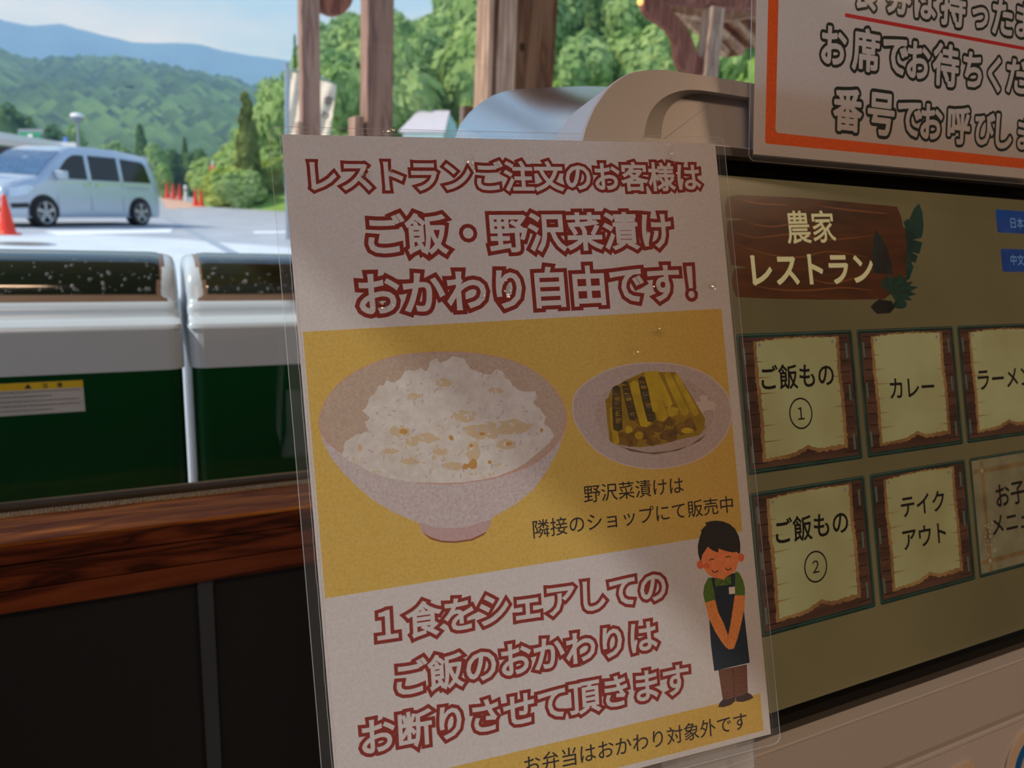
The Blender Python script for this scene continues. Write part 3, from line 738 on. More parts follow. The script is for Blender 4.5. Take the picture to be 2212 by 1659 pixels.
# ================================================================ laminated notices
def pz(x, y, z): return CAM+c2w((x, y, z))
PT = [pz(-.0970, -.1050, .312), pz(.1027, -.1216, .3742), pz(-.0713, .1905, .3058)]
r0, r1_, r3 = c2w((608-CX, 290-CY, F_)), c2w((1545-CX, 310-CY, F_)), c2w((733.7-CX, 1826.3-CY, F_)); r2_ = c2w((1664-CX, 1585-CY, F_))
Am = Matrix((r0, -r1_, r2_)).transposed(); sol = Am.inverted() @ r3
Q = [sol[0]*r0, sol[1]*r1_, sol[2]*r2_, r3]; kk = .21/(Q[1]-Q[0]).length
PP = Plane(CAM+Q[0]*kk, Q[1]-Q[0], Q[3]-Q[0])
def laminate(plane, x0, y0, x1, y1, m_, parent, hf=.0006):
    out = rrect((x0-m_[0], y0-m_[1]), (x1+m_[2], y1+m_[3]), 4, 6)
    vs, fs = [plane.p(q, hf) for q in out], [tuple(range(len(out)))]
    mesh_obj('laminate_film', vs, fs, 'film', parent)
    rim = MB(); c = ((x0+x1)/2, (y0+y1)/2)
    def ring(pts, w, h):
        inn = [(p[0]+(w if p[0] < c[0] else -w), p[1]+(w if p[1] < c[1] else -w)) for p in pts]; n = len(pts)
        rim.add([plane.p(q, h) for q in pts]+[plane.p(q, h+.0001) for q in inn], [(i, (i+1) % n, n+(i+1) % n, n+i) for i in range(n)])
    ring(out, .28, .0006)
    rim.add([plane.p(q, .0006) for q in out]+[plane.p(q, 0) for q in out], [(i, (i+1) % len(out), len(out)+(i+1) % len(out), len(out)+i) for i in range(len(out))])
    rr = random.Random(3)
    seal = jag([(x0-.9, y0-.9), (x1+.9, y0-.9), (x1+.9, y1+.9), (x0-.9, y1+.9)], .12, 3, 8); ring(seal, .22, .0007)
    rim.build('film_edge', 'film_rim', parent)
post = thing('notice_poster', PP.p((105, 297)), 'laminated Japanese notice with a rice bowl photo and bowing clerk, in front of the screen', 'poster')
def Pq(x, y): return PP.uv(x, y)
Ly = []
def A_(pts, m_, n_='printed_sheet'): Ly.append((pts, m_, n_))
A_([(0, 0), (210, 0), (210, 297), (0, 297)], 'paper_white', 'paper_sheet')
y0 = [Pq(655, 715), Pq(1560, 668), Pq(1602, 1148), Pq(701, 1293)]
print('YELLOW', y0, 'PAPER', Pq(1664, 1585), Pq(608, 290))
yx0, yx1 = (y0[0][0]+y0[3][0])/2, (y0[1][0]+y0[2][0])/2
yy0, yy1 = (y0[0][1]+y0[1][1])/2, (y0[2][1]+y0[3][1])/2
A_([(yx0, yy0), (yx1, yy0), (yx1, yy1), (yx0, yy1)], 'print_yellow', 'yellow_panel')
s0 = Pq(1642, 1498); s1 = Pq(1649, 1578)
A_([(yx0, s0[1]), (s0[0], s0[1]), (s0[0], s1[1]), (yx0, s1[1])], 'print_yellow', 'yellow_strip')
# rice bowl picture
bo = [(690,930),(700,960),(716,990),(740,1020),(770,1050),(805,1080),(850,1107),(905,1130),(912,1150),(930,1165),(955,1172),(985,1173),(1020,1168),(1045,1156),(1058,1138),(1063,1118),(1110,1092),(1150,1060),(1180,1020),(1205,975),(1220,930),(1223,900),(957,860)]
A_([Pq(*p) for p in bo], 'bowl_out', 'bowl_picture')
A_([Pq(*p) for p in [(905,1130),(912,1150),(930,1165),(955,1172),(985,1173),(1020,1168),(1045,1156),(1058,1138),(1062,1122),(1000,1140),(940,1140)]], 'bowl_foot', 'bowl_picture')
A_([Pq(*p) for p in [(912,1150),(930,1165),(955,1172),(985,1173),(1020,1168),(1045,1156),(1052,1148),(1044,1152),(1018,1164),(985,1169),(955,1168),(932,1161)]], 'bowl_foot_line', 'bowl_picture')
rim_t = [(689,925),(692,890),(712,850),(748,815),(800,786),(860,767),(930,760),(1000,760),(1065,768),(1120,783),(1165,808),(1200,842),(1221,880),(1224,915),(1210,950),(1178,985),(1130,1013),(1070,1033),(1000,1044),(940,1046),(870,1038),(800,1015),(745,985),(705,953)]
rim_t = catmull(rim_t, 4, True)
cxr, cyr = 957, 903
A_([Pq(*p) for p in rim_t], 'bowl_rim', 'bowl_picture')
A_([Pq(cxr+(x-cxr)*.985, cyr+(y-cyr)*.975-1.5) for x, y in rim_t], 'bowl_in', 'bowl_picture')
T6 = lambda x, y: Pq(640+x/2.7645, 700+y/2.7645)
rice = [(350,830),(300,800),(275,790),(290,720),(310,690),(370,660),(440,650),(410,590),(440,560),(395,520),(430,490),(440,440),(470,420),(490,380),(530,370),(540,335),(570,350),(610,340),(640,310),(650,280),(690,285),(740,265),(780,290),(800,230),(840,205),(860,235),(900,225),(930,190),(975,200),(1000,210),(1025,250),(1040,270),(1120,300),(1160,305),(1190,280),(1225,280),(1245,320),(1270,340),(1300,380),(1340,400),(1370,410),(1430,400),(1435,440),(1410,470),(1450,510),(1485,555),(1480,610),(1520,630),(1535,660),(1500,720),(1440,770),(1370,830),(1300,870),(1200,910),(1100,930),(1000,945),(850,950),(700,945),(560,920),(440,880)]
ra_ = random.Random(11)
rp_ = []
for i in range(len(rice)):
    a, b = Vector(rice[i]), Vector(rice[(i+1) % len(rice)]); n = max(1, int((b-a).length/16))
    low = min(a.y, b.y) > 700 and i > 45
    for k in range(n):
        q = a.lerp(b, k/n); d = (b-a).normalized(); w = 0 if low else ra_.uniform(-2, 9)
        rp_.append((q.x+d.y*w, q.y-d.x*w))
A_([T6(*p) for p in rp_], 'rice_white', 'rice_picture')
def blob(cx, cy, rx, ry, m_, n_='rice_picture', T=T6, k=18, am=.25, sd=0):
    rr = random.Random(sd+int(cx*7+cy)); A_([T(cx+rx*(1+rr.uniform(-am, am))*math.cos(6.283*i/k), cy+ry*(1+rr.uniform(-am, am))*math.sin(6.283*i/k)) for i in range(k)], m_, n_)
for b_ in ((620,640,60,40),(690,700,40,30),(880,350,50,25),(1000,550,80,36),(1120,640,110,50),(1290,620,90,50),(780,680,70,30),(1250,720,60,30),(1060,760,46,60),(860,760,50,24),(1190,400,46,22),(560,760,50,20),(680,820,60,20),(940,850,60,26),(700,430,40,20),(380,740,14,24)): blob(*b_, 'rice_shade')
rg = random.Random(5)
def inside(x, y, P):
    c = False; n = len(P)
    for i in range(n):
        (x1, y1), (x2, y2) = P[i], P[i-1]
        if (y1 > y) != (y2 > y) and x < (x2-x1)*(y-y1)/(y2-y1)+x1: c = not c
    return c
for _ in range(420):
    x, y = rg.uniform(290, 1500), rg.uniform(220, 930)
    if not inside(x, y, rice): continue
    a = rg.uniform(0, 3.14); l_ = rg.uniform(11, 18); w_r = rg.uniform(4.5, 7)
    A_([T6(x+l_*math.cos(t)*math.cos(a)-w_r*math.sin(t)*math.sin(a), y+l_*math.cos(t)*math.sin(a)+w_r*math.sin(t)*math.cos(a)) for t in [i*.785 for i in range(8)]], rg.choice(['rice_white', 'rice_white', 'bowl_out', 'rice_shade'] if y > 600 else ['rice_white', 'rice_white', 'bowl_out']), 'rice_picture')
for b_ in ((925,680,14,16),(1045,725,12,10),(1055,840,26,30),(1010,850,16,20),(1155,825,10,12),(1465,635,10,12),(1270,715,20,10),(640,640,26,16),(1110,655,18,10)): blob(*b_, 'rice_amber')
# pickles on a plate
T7 = lambda x, y: Pq(1120+x/3.0714, 680+y/3.0714)
pe = catmull([(355,600),(380,510),(470,430),(600,360),(760,322),(940,315),(1110,338),(1260,400),(1370,500),(1414,610),(1412,710),(1370,810),(1280,910),(1140,985),(960,1022),(800,1018),(640,975),(500,890),(410,780),(365,690)], 4, True)
A_([T7(*p) for p in pe], 'plate_edge', 'plate_picture'); A_([T7(885+(x-885)*.982, 665+(y-665)*.975) for x, y in pe], 'plate_rim', 'plate_picture')
pi_ = catmull([(508,640),(540,560),(600,500),(720,440),(900,400),(1080,420),(1220,500),(1290,600),(1280,720),(1200,830),(1060,905),(900,930),(740,905),(610,840),(535,750)], 4, True)
A_([T7(*p) for p in pi_], 'plate_well', 'plate_picture')
A_([T7(*p) for p in [(600,830),(700,880),(860,915),(1000,905),(1130,870),(1250,790),(1200,840),(1060,900),(900,926),(740,904)]], 'plate_dark', 'plate_picture')
for p_ in ((1240,600,60,50),(1190,700,60,70)): blob(*p_, 'plate_edge', 'plate_picture', T7, am=.5)
base_ = [(590,560),(620,490),(700,440),(830,380),(1040,380),(1100,460),(1240,690),(1230,760),(1200,800),(1100,820),(950,860),(800,880),(650,860),(602,830)]
A_([T7(*p) for p in base_], 'stem_olive', 'pickle_picture')
for b_ in ((830,780,70,44),(740,820,70,50),(930,740,50,40),(1000,800,60,40),(1090,760,60,40),(680,820,50,40),(890,840,50,30),(1150,730,50,50),(1000,710,40,30),(810,700,30,30)): blob(*b_, 'stem_end', 'pickle_picture', T7)
def stem(a, b, w, m_='stem_yellow'):
    a, b = Vector(a), Vector(b); d = (b-a).normalized(); n = Vector((-d.y, d.x))*w
    A_([T7(*q) for q in (a-n*.8, a-d*w*.4, a+n*.8, a.lerp(b, .5)+n*1.05, b+n, b+d*w*.5, b-n, a.lerp(b, .5)-n*.95)], m_, 'pickle_picture')
stem((1020,395), (1160,670), 34, 'stem_olive'); stem((1110,520),(1215,760), 28, 'stem_olive')
stem((985,390), (1110,655), 26); stem((935,390), (1045,670), 30, 'stem_olive'); stem((1045,400), (1180,660), 20)
stem((860,385), (960,690), 34); stem((905,380), (1000,600), 26); stem((765,450), (845,730), 36); stem((600,560), (640,840), 30, 'stem_olive'); stem((620,620), (650,850), 20)
stem((650,480), (660,760), 32, 'stem_dark'); stem((705,450), (765,690), 28, 'stem_dark'); stem((815,420), (885,700), 30, 'stem_dark'); stem((870,480),(905,640), 14)
for k, (a, b) in enumerate((((650,490),(668,740)), ((705,460),(768,690)), ((818,430),(888,690)))):
    rr = random.Random(k)
    for j in range(16):
        t = j/16; q = Vector(a).lerp(Vector(b), t); A_([T7(q.x-18, q.y+rr.uniform(-8, 8)), T7(q.x+18, q.y+rr.uniform(-10, 10)), T7(q.x+16, q.y+8), T7(q.x-18, q.y+12)], rr.choice(['stem_olive', 'stem_end', 'plate_dark', 'stem_dark']), 'pickle_picture')
for b_ in ((1020,640,44,30),(905,470,26,30),(730,760,24,24),(800,800,30,24),(1120,770,40,20)): blob(*b_, 'stem_yellow', 'pickle_picture', T7)
# bowing clerk
T8 = lambda x, y: Pq(1420+x/3.457, 1080+y/3.457)
def P8(pts, m_, sm=False):
    A_([T8(*p) for p in (catmull(pts, 4, True) if sm else pts)], m_, 'clerk_picture')
P8([(455,1270),(560,1250),(668,1228),(676,1445),(580,1470),(488,1490)], 'trouser'); P8([(560,1255),(568,1252),(580,1470),(574,1472)], 'trouser_line')
P8([(455,1548),(465,1515),(488,1490),(530,1482),(580,1470),(584,1500),(550,1530),(500,1546)], 'shoe'); P8([(580,1470),(640,1455),(676,1440),(700,1452),(718,1475),(690,1492),(640,1508),(590,1506)], 'shoe')
P8([(400,582),(580,545),(640,700),(650,860),(690,1215),(560,1245),(425,1278),(400,1080),(388,900),(400,740)], 'apron')
P8([(380,580),(350,640),(342,700),(356,768),(432,744),(425,690),(410,620),(398,578)], 'shirt'); P8([(582,530),(612,545),(640,600),(654,660),(654,712),(578,710),(580,620)], 'shirt')
P8([(428,592),(548,570),(552,630),(434,646)], 'shirt'); P8([(445,640),(490,595),(545,628),(540,634),(490,605),(450,644)], 'shirt_dark')
P8([(533,652),(578,647),(580,700),(536,704)], 'badge')
P8([(356,768),(432,744),(455,840),(495,920),(528,1010),(540,1050),(520,1110),(480,1060),(430,980),(388,890)], 'arm')
P8([(578,712),(654,712),(652,800),(625,930),(600,1030),(572,1110),(530,1117),(512,1060),(530,1010),(550,900),(565,800)], 'arm')
P8([(527,1010),(532,1040),(516,1060),(526,1095),(522,1100),(508,1060),(520,1035)], 'ear')
P8(ell((322,483),28,33,20), 'ear'); P8(ell((624,430),25,32,20), 'ear')
P8([(330,400),(345,370),(450,340),(600,390),(605,440),(598,490),(570,540),(510,578),(494,600),(478,588),(420,580),(370,545),(345,500),(333,450)], 'skin', True)
P8(ell((370,490),26,22,16), 'ear')
P8([(318,450),(304,400),(302,340),(315,280),(330,240),(322,232),(350,200),(366,188),(356,170),(400,158),(440,154),(490,160),(540,180),(580,215),(608,270),(620,330),(618,395),(602,402),(598,388),(560,392),(500,378),(456,362),(455,395),(410,375),(376,350),(352,385),(335,410),(328,455)], 'hair')
def arc8(c, rx, ry, a0, a1, w=7):
    o_ = [(c[0]+rx*math.cos(math.radians(a)), c[1]+ry*math.sin(math.radians(a))) for a in range(a0, a1+1, 15)]; i_ = [(c[0]+(rx-w)*math.cos(math.radians(a)), c[1]+(ry-w)*math.sin(math.radians(a))) for a in range(a0, a1+1, 15)]
    P8(o_+i_[::-1], 'hair')
arc8((430,522),24,22,0,180); arc8((530,505),24,20,0,180); arc8((410,458),24,20,190,320); arc8((530,436),24,18,200,340)
art(PP, Ly, post, 0)
def ptext(body, a, b, wi, wo, sy=1.0, mat='ink_red', plane=PP, parent=post, rnd=False, name='outlined_lettering', ring=True, T=Pq):
    ps = text_polys(body, T(*a), T(*b), wi=wi, wo=wo, rnd=rnd, sy=sy); put_text(plane, ps, mat, parent, name, .00008, ring)
WI, WO = .024, .118
for body, a, b in (('レストランご注文のお客様は', (663, 379), (1518, 382)), ('ご飯・野沢菜漬け', (785, 507), (1457, 497)), ('おかわり自由です！', (765, 637), (1505, 608)),
                   ('１食をシェアしての', (806, 1352), (1444, 1262)), ('ご飯のおかわりは', (848, 1470), (1425, 1368)), ('お断りさせて頂きます', (773, 1597), (1494, 1462))):
    ptext(body, a, b, WI, WO)
for body, a, b in (('野沢菜漬けは', (1261, 1068), (1476, 1047)), ('隣接のショップにて販売中', (1151, 1144), (1583, 1088)), ('お弁当はおかわり対象外です', (1132, 1655), (1613, 1555))):
    ptext(body, a, b, .004, 0, mat='ink_black', name='small_lettering', ring=False)
laminate(PP, 0, 0, 210, 297, (5.2, 3.2, 5.0, 5.2), post)
wk = MB(); rw_ = random.Random(12)
for (cx_, cy_, sx_, sy_, n_w) in ((785, 378, 16, 14, 34), (842, 372, 8, 10, 12), (1015, 352, 14, 16, 30), (1030, 375, 22, 10, 18), (1446, 340, 10, 26, 46), (1535, 617, 14, 8, 26), (1502, 624, 6, 6, 14), (1418, 718, 14, 10, 30), (1362, 765, 30, 18, 26), (1098, 628, 10, 16, 36), (1040, 640, 16, 8, 24), (828, 660, 22, 10, 34), (1418, 620, 8, 6, 12), (845, 283, 12, 4, 12), (1030, 286, 12, 3, 10)):
    for _ in range(n_w*3):
        c_ = Pq(rw_.gauss(cx_, sx_*.5), rw_.gauss(cy_, sy_*.5)); s_ = rw_.uniform(.25, .7); a_ = rw_.uniform(0, 6.28); tl_ = Vector((rw_.gauss(0, .22), rw_.gauss(0, .22)))
        vs_ = []
        for q_ in range(3):
            d_ = Vector((math.cos(a_+q_*2.1), math.sin(a_+q_*2.1)))*s_*(1.6 if q_ == 0 else .7); vs_.append(PP.p((c_[0]+d_.x, c_[1]+d_.y), .0009+(d_.x*tl_.x+d_.y*tl_.y)/1000))
        wk.add(vs_, [(0, 1, 2)])
tag(wk.build('film_wrinkles', 'film_crease', post), kind='stuff')
# clear holder that carries the notice on the machine
hold = thing('poster_holder', PP.p((190, 300), -.004), 'clear plastic hinge bracket behind the foot of the rice notice', 'bracket')
hb = MB()
def PPb(u0, v0, u1, v1, h0, h1): a = PP.p((u0, v0), h0); return a, PP.u*((u1-u0)/1000), PP.v*((v1-v0)/1000), PP.n*(h1-h0)
hb.frame(*PPb(150, 270, 200, 312, -.0035, -.0012)); hb.build('back_plate', 'acrylic', hold, bevel=.0006)
hb = MB(); hb.frame(*PPb(168, 299, 186, 322, -.006, -.0036)); hb.frame(*PPb(160, 301, 203, 306, -.0065, -.0037)); hb.build('hinge_block', 'acrylic', hold, bevel=.0008)
hb = MB(); hb.frame(*PPb(190, 296, 203, 310, -.034, -.0036)); hb.build('arm', 'acrylic', hold, bevel=.0008)
# second notice, upper right
bl = MP.uv(1627, 333, .008); P2o = MP.p(bl, .008)
P2 = Plane(P2o, c2w((3990, -185, 1600)), c2w((.0088, 1, .0936)))
post2 = thing('notice_poster', P2.p((110, 0)), 'laminated notice with orange border and outlined black Japanese lettering above the screen', 'poster')
Q2 = lambda x, y: P2.uv(x, y)
print('P2', Q2(1654, 310), Q2(2212, 364), Q2(1659, 0), Q2(1634, 0), Q2(2212, 380), Q2(1627, 333))
W2, H2 = 297, -210
ox = Q2(1656, 160)[0]; oy = Q2(1654, 310)[1]; ix = Q2(1678, 160)[0]; iy = Q2(1678, 287)[1]
Ly = []
A_([(0, H2), (W2, H2), (W2, 0), (0, 0)], 'paper_print', 'paper_sheet')
A_(rrect((ox, H2+8), (W2-ox, oy), 1.5), 'ink_orange', 'orange_border'); A_(rrect((ix, H2+12), (W2-ix, iy), 2.5), 'paper_print', 'paper_sheet')
ua_, ub_ = Q2(1825, 32), Q2(2212, 105); w_u = 1.15
A_(rrect((ua_[0], (ua_[1]+ub_[1])/2-w_u), (W2-ua_[0]+6, (ua_[1]+ub_[1])/2+w_u), 1.1), 'ink_crimson', 'red_underline')
art(P2, Ly, post2, 0)
def cell(ch, xc, yc, hpx, name='outlined_lettering'):
    """one rounded glyph; centre and ink height in the photograph"""
    nv, fs, bd = glyphs(ch); wi, wo = .032, .108; W = wo
    x0 = min(v[0] for v in nv); x1 = max(v[0] for v in nv); yy_ = min(v[1] for v in nv); y1 = max(v[1] for v in nv)
    c = Q2(xc, yc); hh = abs(Q2(xc, yc+hpx/2)[1]-Q2(xc, yc-hpx/2)[1]); s = hh/(y1-yy_+2*W)
    def T(p): return (c[0]+(p[0]-(x0+x1)/2)*s*.88, c[1]-(p[1]-(yy_+y1)/2)*s)
    return [([T(nv[i]) for i in f], 'in') for f in fs]+[([T(q) for q in r], 'in') for r in ribbon(nv, bd, wi, True)]+[([T(q) for q in r], 'out') for r in ribbon(nv, bd, wo, True)]
T4 = lambda x, y: (1560+x/3.3926, y/3.3926)
rows_ = [
 [('食', 1055, -75, 340), ('券', 1295, -40, 340), ('は', 1490, 15, 300), ('持', 1695, 45, 350), ('っ', 1890, 130, 200), ('た', 2055, 125, 315), ('ま', 2215, 150, 300), ('ま', 2370, 180, 300)],
 [('お', 820, 335, 330), ('席', 1055, 367, 370), ('で', 1270, 413, 315), ('お', 1440, 443, 320), ('待', 1640, 478, 365), ('ち', 1835, 510, 305), ('く', 1995, 545, 305), ('だ', 2160, 560, 300), ('さ', 2330, 590, 300), ('い', 2500, 620, 260)],
 [('番', 920, 808, 370), ('号', 1165, 838, 365), ('で', 1375, 873, 305), ('お', 1535, 893, 305), ('呼', 1735, 920, 325), ('び', 1925, 945, 285), ('し', 2065, 965, 300), ('ま', 2220, 985, 270), ('す', 2390, 1005, 290)]]
for row in rows_:
    ps = []
    for ch, x, y, h in row:
        X, Y = T4(x, y); ps += cell(ch, X, Y, h/3.3926)
    put_text(P2, ps, 'ink_green_black', post2, 'outlined_lettering', .00008, True)
laminate(P2, 0, H2, W2, 0, (3.5, 5, 5, 4.0), post2)

# ================================================================ outdoors
def G(px, py, dz=0): return onz(px, py, GZ+dz)
def az(px): r = ray(px, 400); return math.atan2(r.x, r.y)
# ground
gr = MB()
gr.box((-60, .95, GZ-.5), (90, 400, GZ)); o = gr.build('car_park_ground', 'asphalt'); tag(o, kind='structure')
o = MB().prism([G(0, 506, .003), G(150, 505, .003), G(330, 513, .003), G(480, 524, .003), G(640, 536, .003), Vector((3.2, 4.5, GZ+.003)), Vector((3.2, 1.0, GZ+.003)), Vector((-8, 1.0, GZ+.003)), Vector((-8, 13, GZ+.003))], (0, 0, -.01)).build('pavement', 'concrete'); tag(o, kind='structure')
def flat(name, mat, pts, lab, cat, z=.006):
    o = MB().prism([G(x, y, z) for x, y in pts], (0, 0, -.004)).build(name, mat); return tag(o, lab, cat)
flat('painted_line', 'line_paint', [(96, 499), (372, 494), (368, 502), (130, 508)], 'white painted bay line on the asphalt beside the silver minivan', 'road marking')
flat('drain_strip', 'gutter', [(352, 470), (362, 469), (520, 548), (500, 552)], 'pale grey drain channel running across the car park behind the minivan', 'drain')
flat('painted_line', 'line_paint', [(548, 500), (660, 498), (660, 502), (548, 504)], 'faint white line across the open asphalt left of the poster', 'road marking')
flat('paved_strip', 'pink_paving', [(345, 424), (372, 428), (444, 447), (360, 451)], 'pinkish paved strip under the row of orange cones', 'paving')
c = G(52, 528); mh = thing('manhole_cover', c, 'round iron manhole cover in the pale concrete before the minivan', 'manhole cover')
MB().lathe([(.0, .018), (.34, .018), (.36, .012), (.36, 0)], c, 32).build('lid', 'iron_cover', mh); MB().lathe([(.37, .014), (.44, .012), (.45, 0)], c, 32).build('collar', 'gutter', mh)
# cones
cone = thing('traffic_cone', G(17, 507), 'large orange traffic cone standing before the minivan front bumper', 'traffic cone')
c = cone.location
MB().lathe([(.155, .03), (.14, .05), (.13, .08), (.06, .52), (.032, .70), (.026, .715), (0, .715)], c, 24).build('cone_body', 'cone_orange', cone, smooth=True)
MB().cbox(c, (.38, .38, .03)).build('base', 'cone_base', cone, bevel=.006)
for (x, y, h, lab) in ((362, 429, 32, 'leftmost of the three orange cones in a row behind the minivan tail'), (375, 431, 32, 'middle one of the three orange cones in a row behind the minivan'), (389, 432, 32, 'rightmost of the three orange cones in a row behind the minivan'),
                       (423, 445, 36, 'orange cone right of the white bollard, left one of the pair'), (435, 446, 36, 'orange cone right of the white bollard, right one of the pair'), (564, 411, 9, 'tiny orange cone at the far edge of the asphalt')):
    p = G(x, max(y, 419)); d = (p-CAM).length; s = h*d*.92/1600/.715
    p = p+Vector((0, 0, .0075)); dup(cone, p, lab, sc=(s*.8, s*.8, s))
cone['label'] = 'large orange traffic cone standing before the minivan front bumper'
for x, y, h, lab in ((402, 434, 32, 'short white bollard between the two groups of orange cones'), (353, 425, 30, 'white bollard right behind the minivan tail')):
    p = G(x, y); d = (p-CAM).length; H = h*d*.92/1600
    b = thing('bollard', p, lab, 'bollard'); MB().lathe([(.12, 0), (.12, H-.1), (.09, H-.02), (0, H)], p, 14).build('post', 'canopy_white', b, smooth=True); MB().lathe([(.126, H*.6), (.126, H*.75)], p, 14).build('band', 'sign_grey', b)
# ---- minivan
fw, rw = G(100, 491), G(305, 487.5)
hd = (fw-rw); WBASE = hd.length; hd.normalize(); lat = Vector((-hd.y, hd.x, 0))
if lat.dot(CAM-fw) < 0: lat = -lat
vd = (fw-CAM).length
van = thing('minivan', (fw+rw)/2, 'silver grey minivan parked beyond the bins, nose to the left', 'car')
VH = 1.80; HWv = .86; F0 = .86; LT = F0+WBASE+.78
def V(s, w, z):   # s from the nose backwards, w from centre line (+ near side), z up
    return fw+hd*(F0-s)+lat*(w-HWv-.02+.02)+Vector((0, 0, z))
fsx = lambda s: s*LT/4.7
top = [(0, .60), (.06, .80), (.25, .92), (.5, .99), (.78, 1.05), (1.05, 1.27), (1.35, 1.49), (1.65, 1.67), (2.0, 1.765), (2.6, 1.80), (3.4, 1.79), (4.1, 1.73), (4.42, 1.68), (4.55, 1.45), (4.66, 1.0), (4.7, .75)]
def topz(s):
    s = s*4.7/LT
    for (a, b), (c_, d) in zip(top, top[1:]):
        if s <= c_: return b+(d-b)*(s-a)/(c_-a)
    return top[-1][1]
def halfw(s, z):
    q = s/LT; e = 1-max(0, (.16-q)/.16)**2*.20-max(0, (q-.93)/.07)**2*.08
    tz = topz(s); w = HWv*e
    if z > 1.0: w -= (z-1.0)*.16
    if z < .35: w -= (.35-z)*.12
    d_ = tz-z
    if d_ < .10: w -= (.10-max(0, d_))*.75
    return w
body = MB(); st_ = []
ss = [fsx(s) for s in (0, .03, .06, .15, .25, .38, .5, .64, .78, .92, 1.05, 1.2, 1.35, 1.5, 1.65, 1.82, 2.0, 2.3, 2.6, 3.0, 3.4, 3.8, 4.1, 4.3, 4.42, 4.5, 4.55, 4.62, 4.66, 4.7)]
for s in ss:
    tz = topz(s); zs = [.20, .28, .35]+[.35+(tz-.10-.35)*k/5 for k in range(1, 6)]+[tz-.06, tz-.03, tz-.01, tz]
    half = [(halfw(s, z), z) for z in zs]
    st_.append([(w, z) for w, z in half]+[(half[-1][0]*.5, tz+.004)]+[(0, tz+.008)])
nb = len(st_[0]); rows = []
for s, sec in zip(ss, st_): rows.append([V(s, w, z) for w, z in sec]+[V(s, -w, z) for w, z in sec[::-1][1:]])
nr = len(rows[0])
body.add([p for r in rows for p in r], [(k*nr+i, k*nr+i+1, (k+1)*nr+i+1, (k+1)*nr+i) for k in range(len(rows)-1) for i in range(nr-1)])
body.add(rows[0], [tuple(range(nr))]); body.add(rows[-1], [tuple(range(nr))]); body.add([V(.05, .7, .2), V(LT-.05, .7, .2), V(LT-.05, -.7, .2), V(.05, -.7, .2)], [(0, 1, 2, 3)])
body.build('body', 'van_paint', van, smooth=True)
def side(pts, o=.006, sg=1): return [V(fsx(s), sg*(halfw(fsx(s), z)+o), z) for s, z in pts]
for sg in (1, -1):
    for pts in ([(1.30, 1.06), (2.22, 1.06), (2.22, 1.60), (1.92, 1.60), (1.70, 1.50), (1.45, 1.27)], [(2.34, 1.06), (3.25, 1.06), (3.25, 1.61), (2.34, 1.61)], [(3.37, 1.06), (4.35, 1.06), (4.30, 1.30), (4.20, 1.56), (3.37, 1.60)]):
        # split into columns so the pane follows the side
        s0_, s1_ = min(p[0] for p in pts), max(p[0] for p in pts); cols = []
        def yat(s, up):
            ys = []
            for i in range(len(pts)):
                a, b = pts[i], pts[(i+1) % len(pts)]
                if min(a[0], b[0])-1e-9 <= s <= max(a[0], b[0])+1e-9 and abs(a[0]-b[0]) > 1e-9: ys.append(a[1]+(b[1]-a[1])*(s-a[0])/(b[0]-a[0]))
            return (max if up else min)(ys)
        q = MB(); n = 8; C_ = []
        for i in range(n+1):
            s = s0_+(s1_-s0_)*min(.999, max(.001, i/n)); lo, hi = yat(s, 0), yat(s, 1); C_.append(side([(s, lo+(hi-lo)*k/4) for k in range(5)], .006, sg))
        q.add([p for c_ in C_ for p in c_], [(i*5+k, i*5+k+1, (i+1)*5+k+1, (i+1)*5+k) for i in range(n) for k in range(4)]); q.build('side_window', 'van_glass', van, smooth=True)
ws = MB(); gw = []
for s in (.84, 1.0, 1.2, 1.4, 1.6): 
    tz = topz(fsx(s)); gw.append([V(fsx(s), w*(halfw(fsx(s), tz-.05)-.02)/3, tz+.012) for w in (-3, -2, -1, 0, 1, 2, 3)])
ws.add([p for r in gw for p in r], [(k*7+i, k*7+i+1, (k+1)*7+i+1, (k+1)*7+i) for k in range(4) for i in range(6)]); ws.build('windscreen', 'van_windscreen', van, smooth=True)
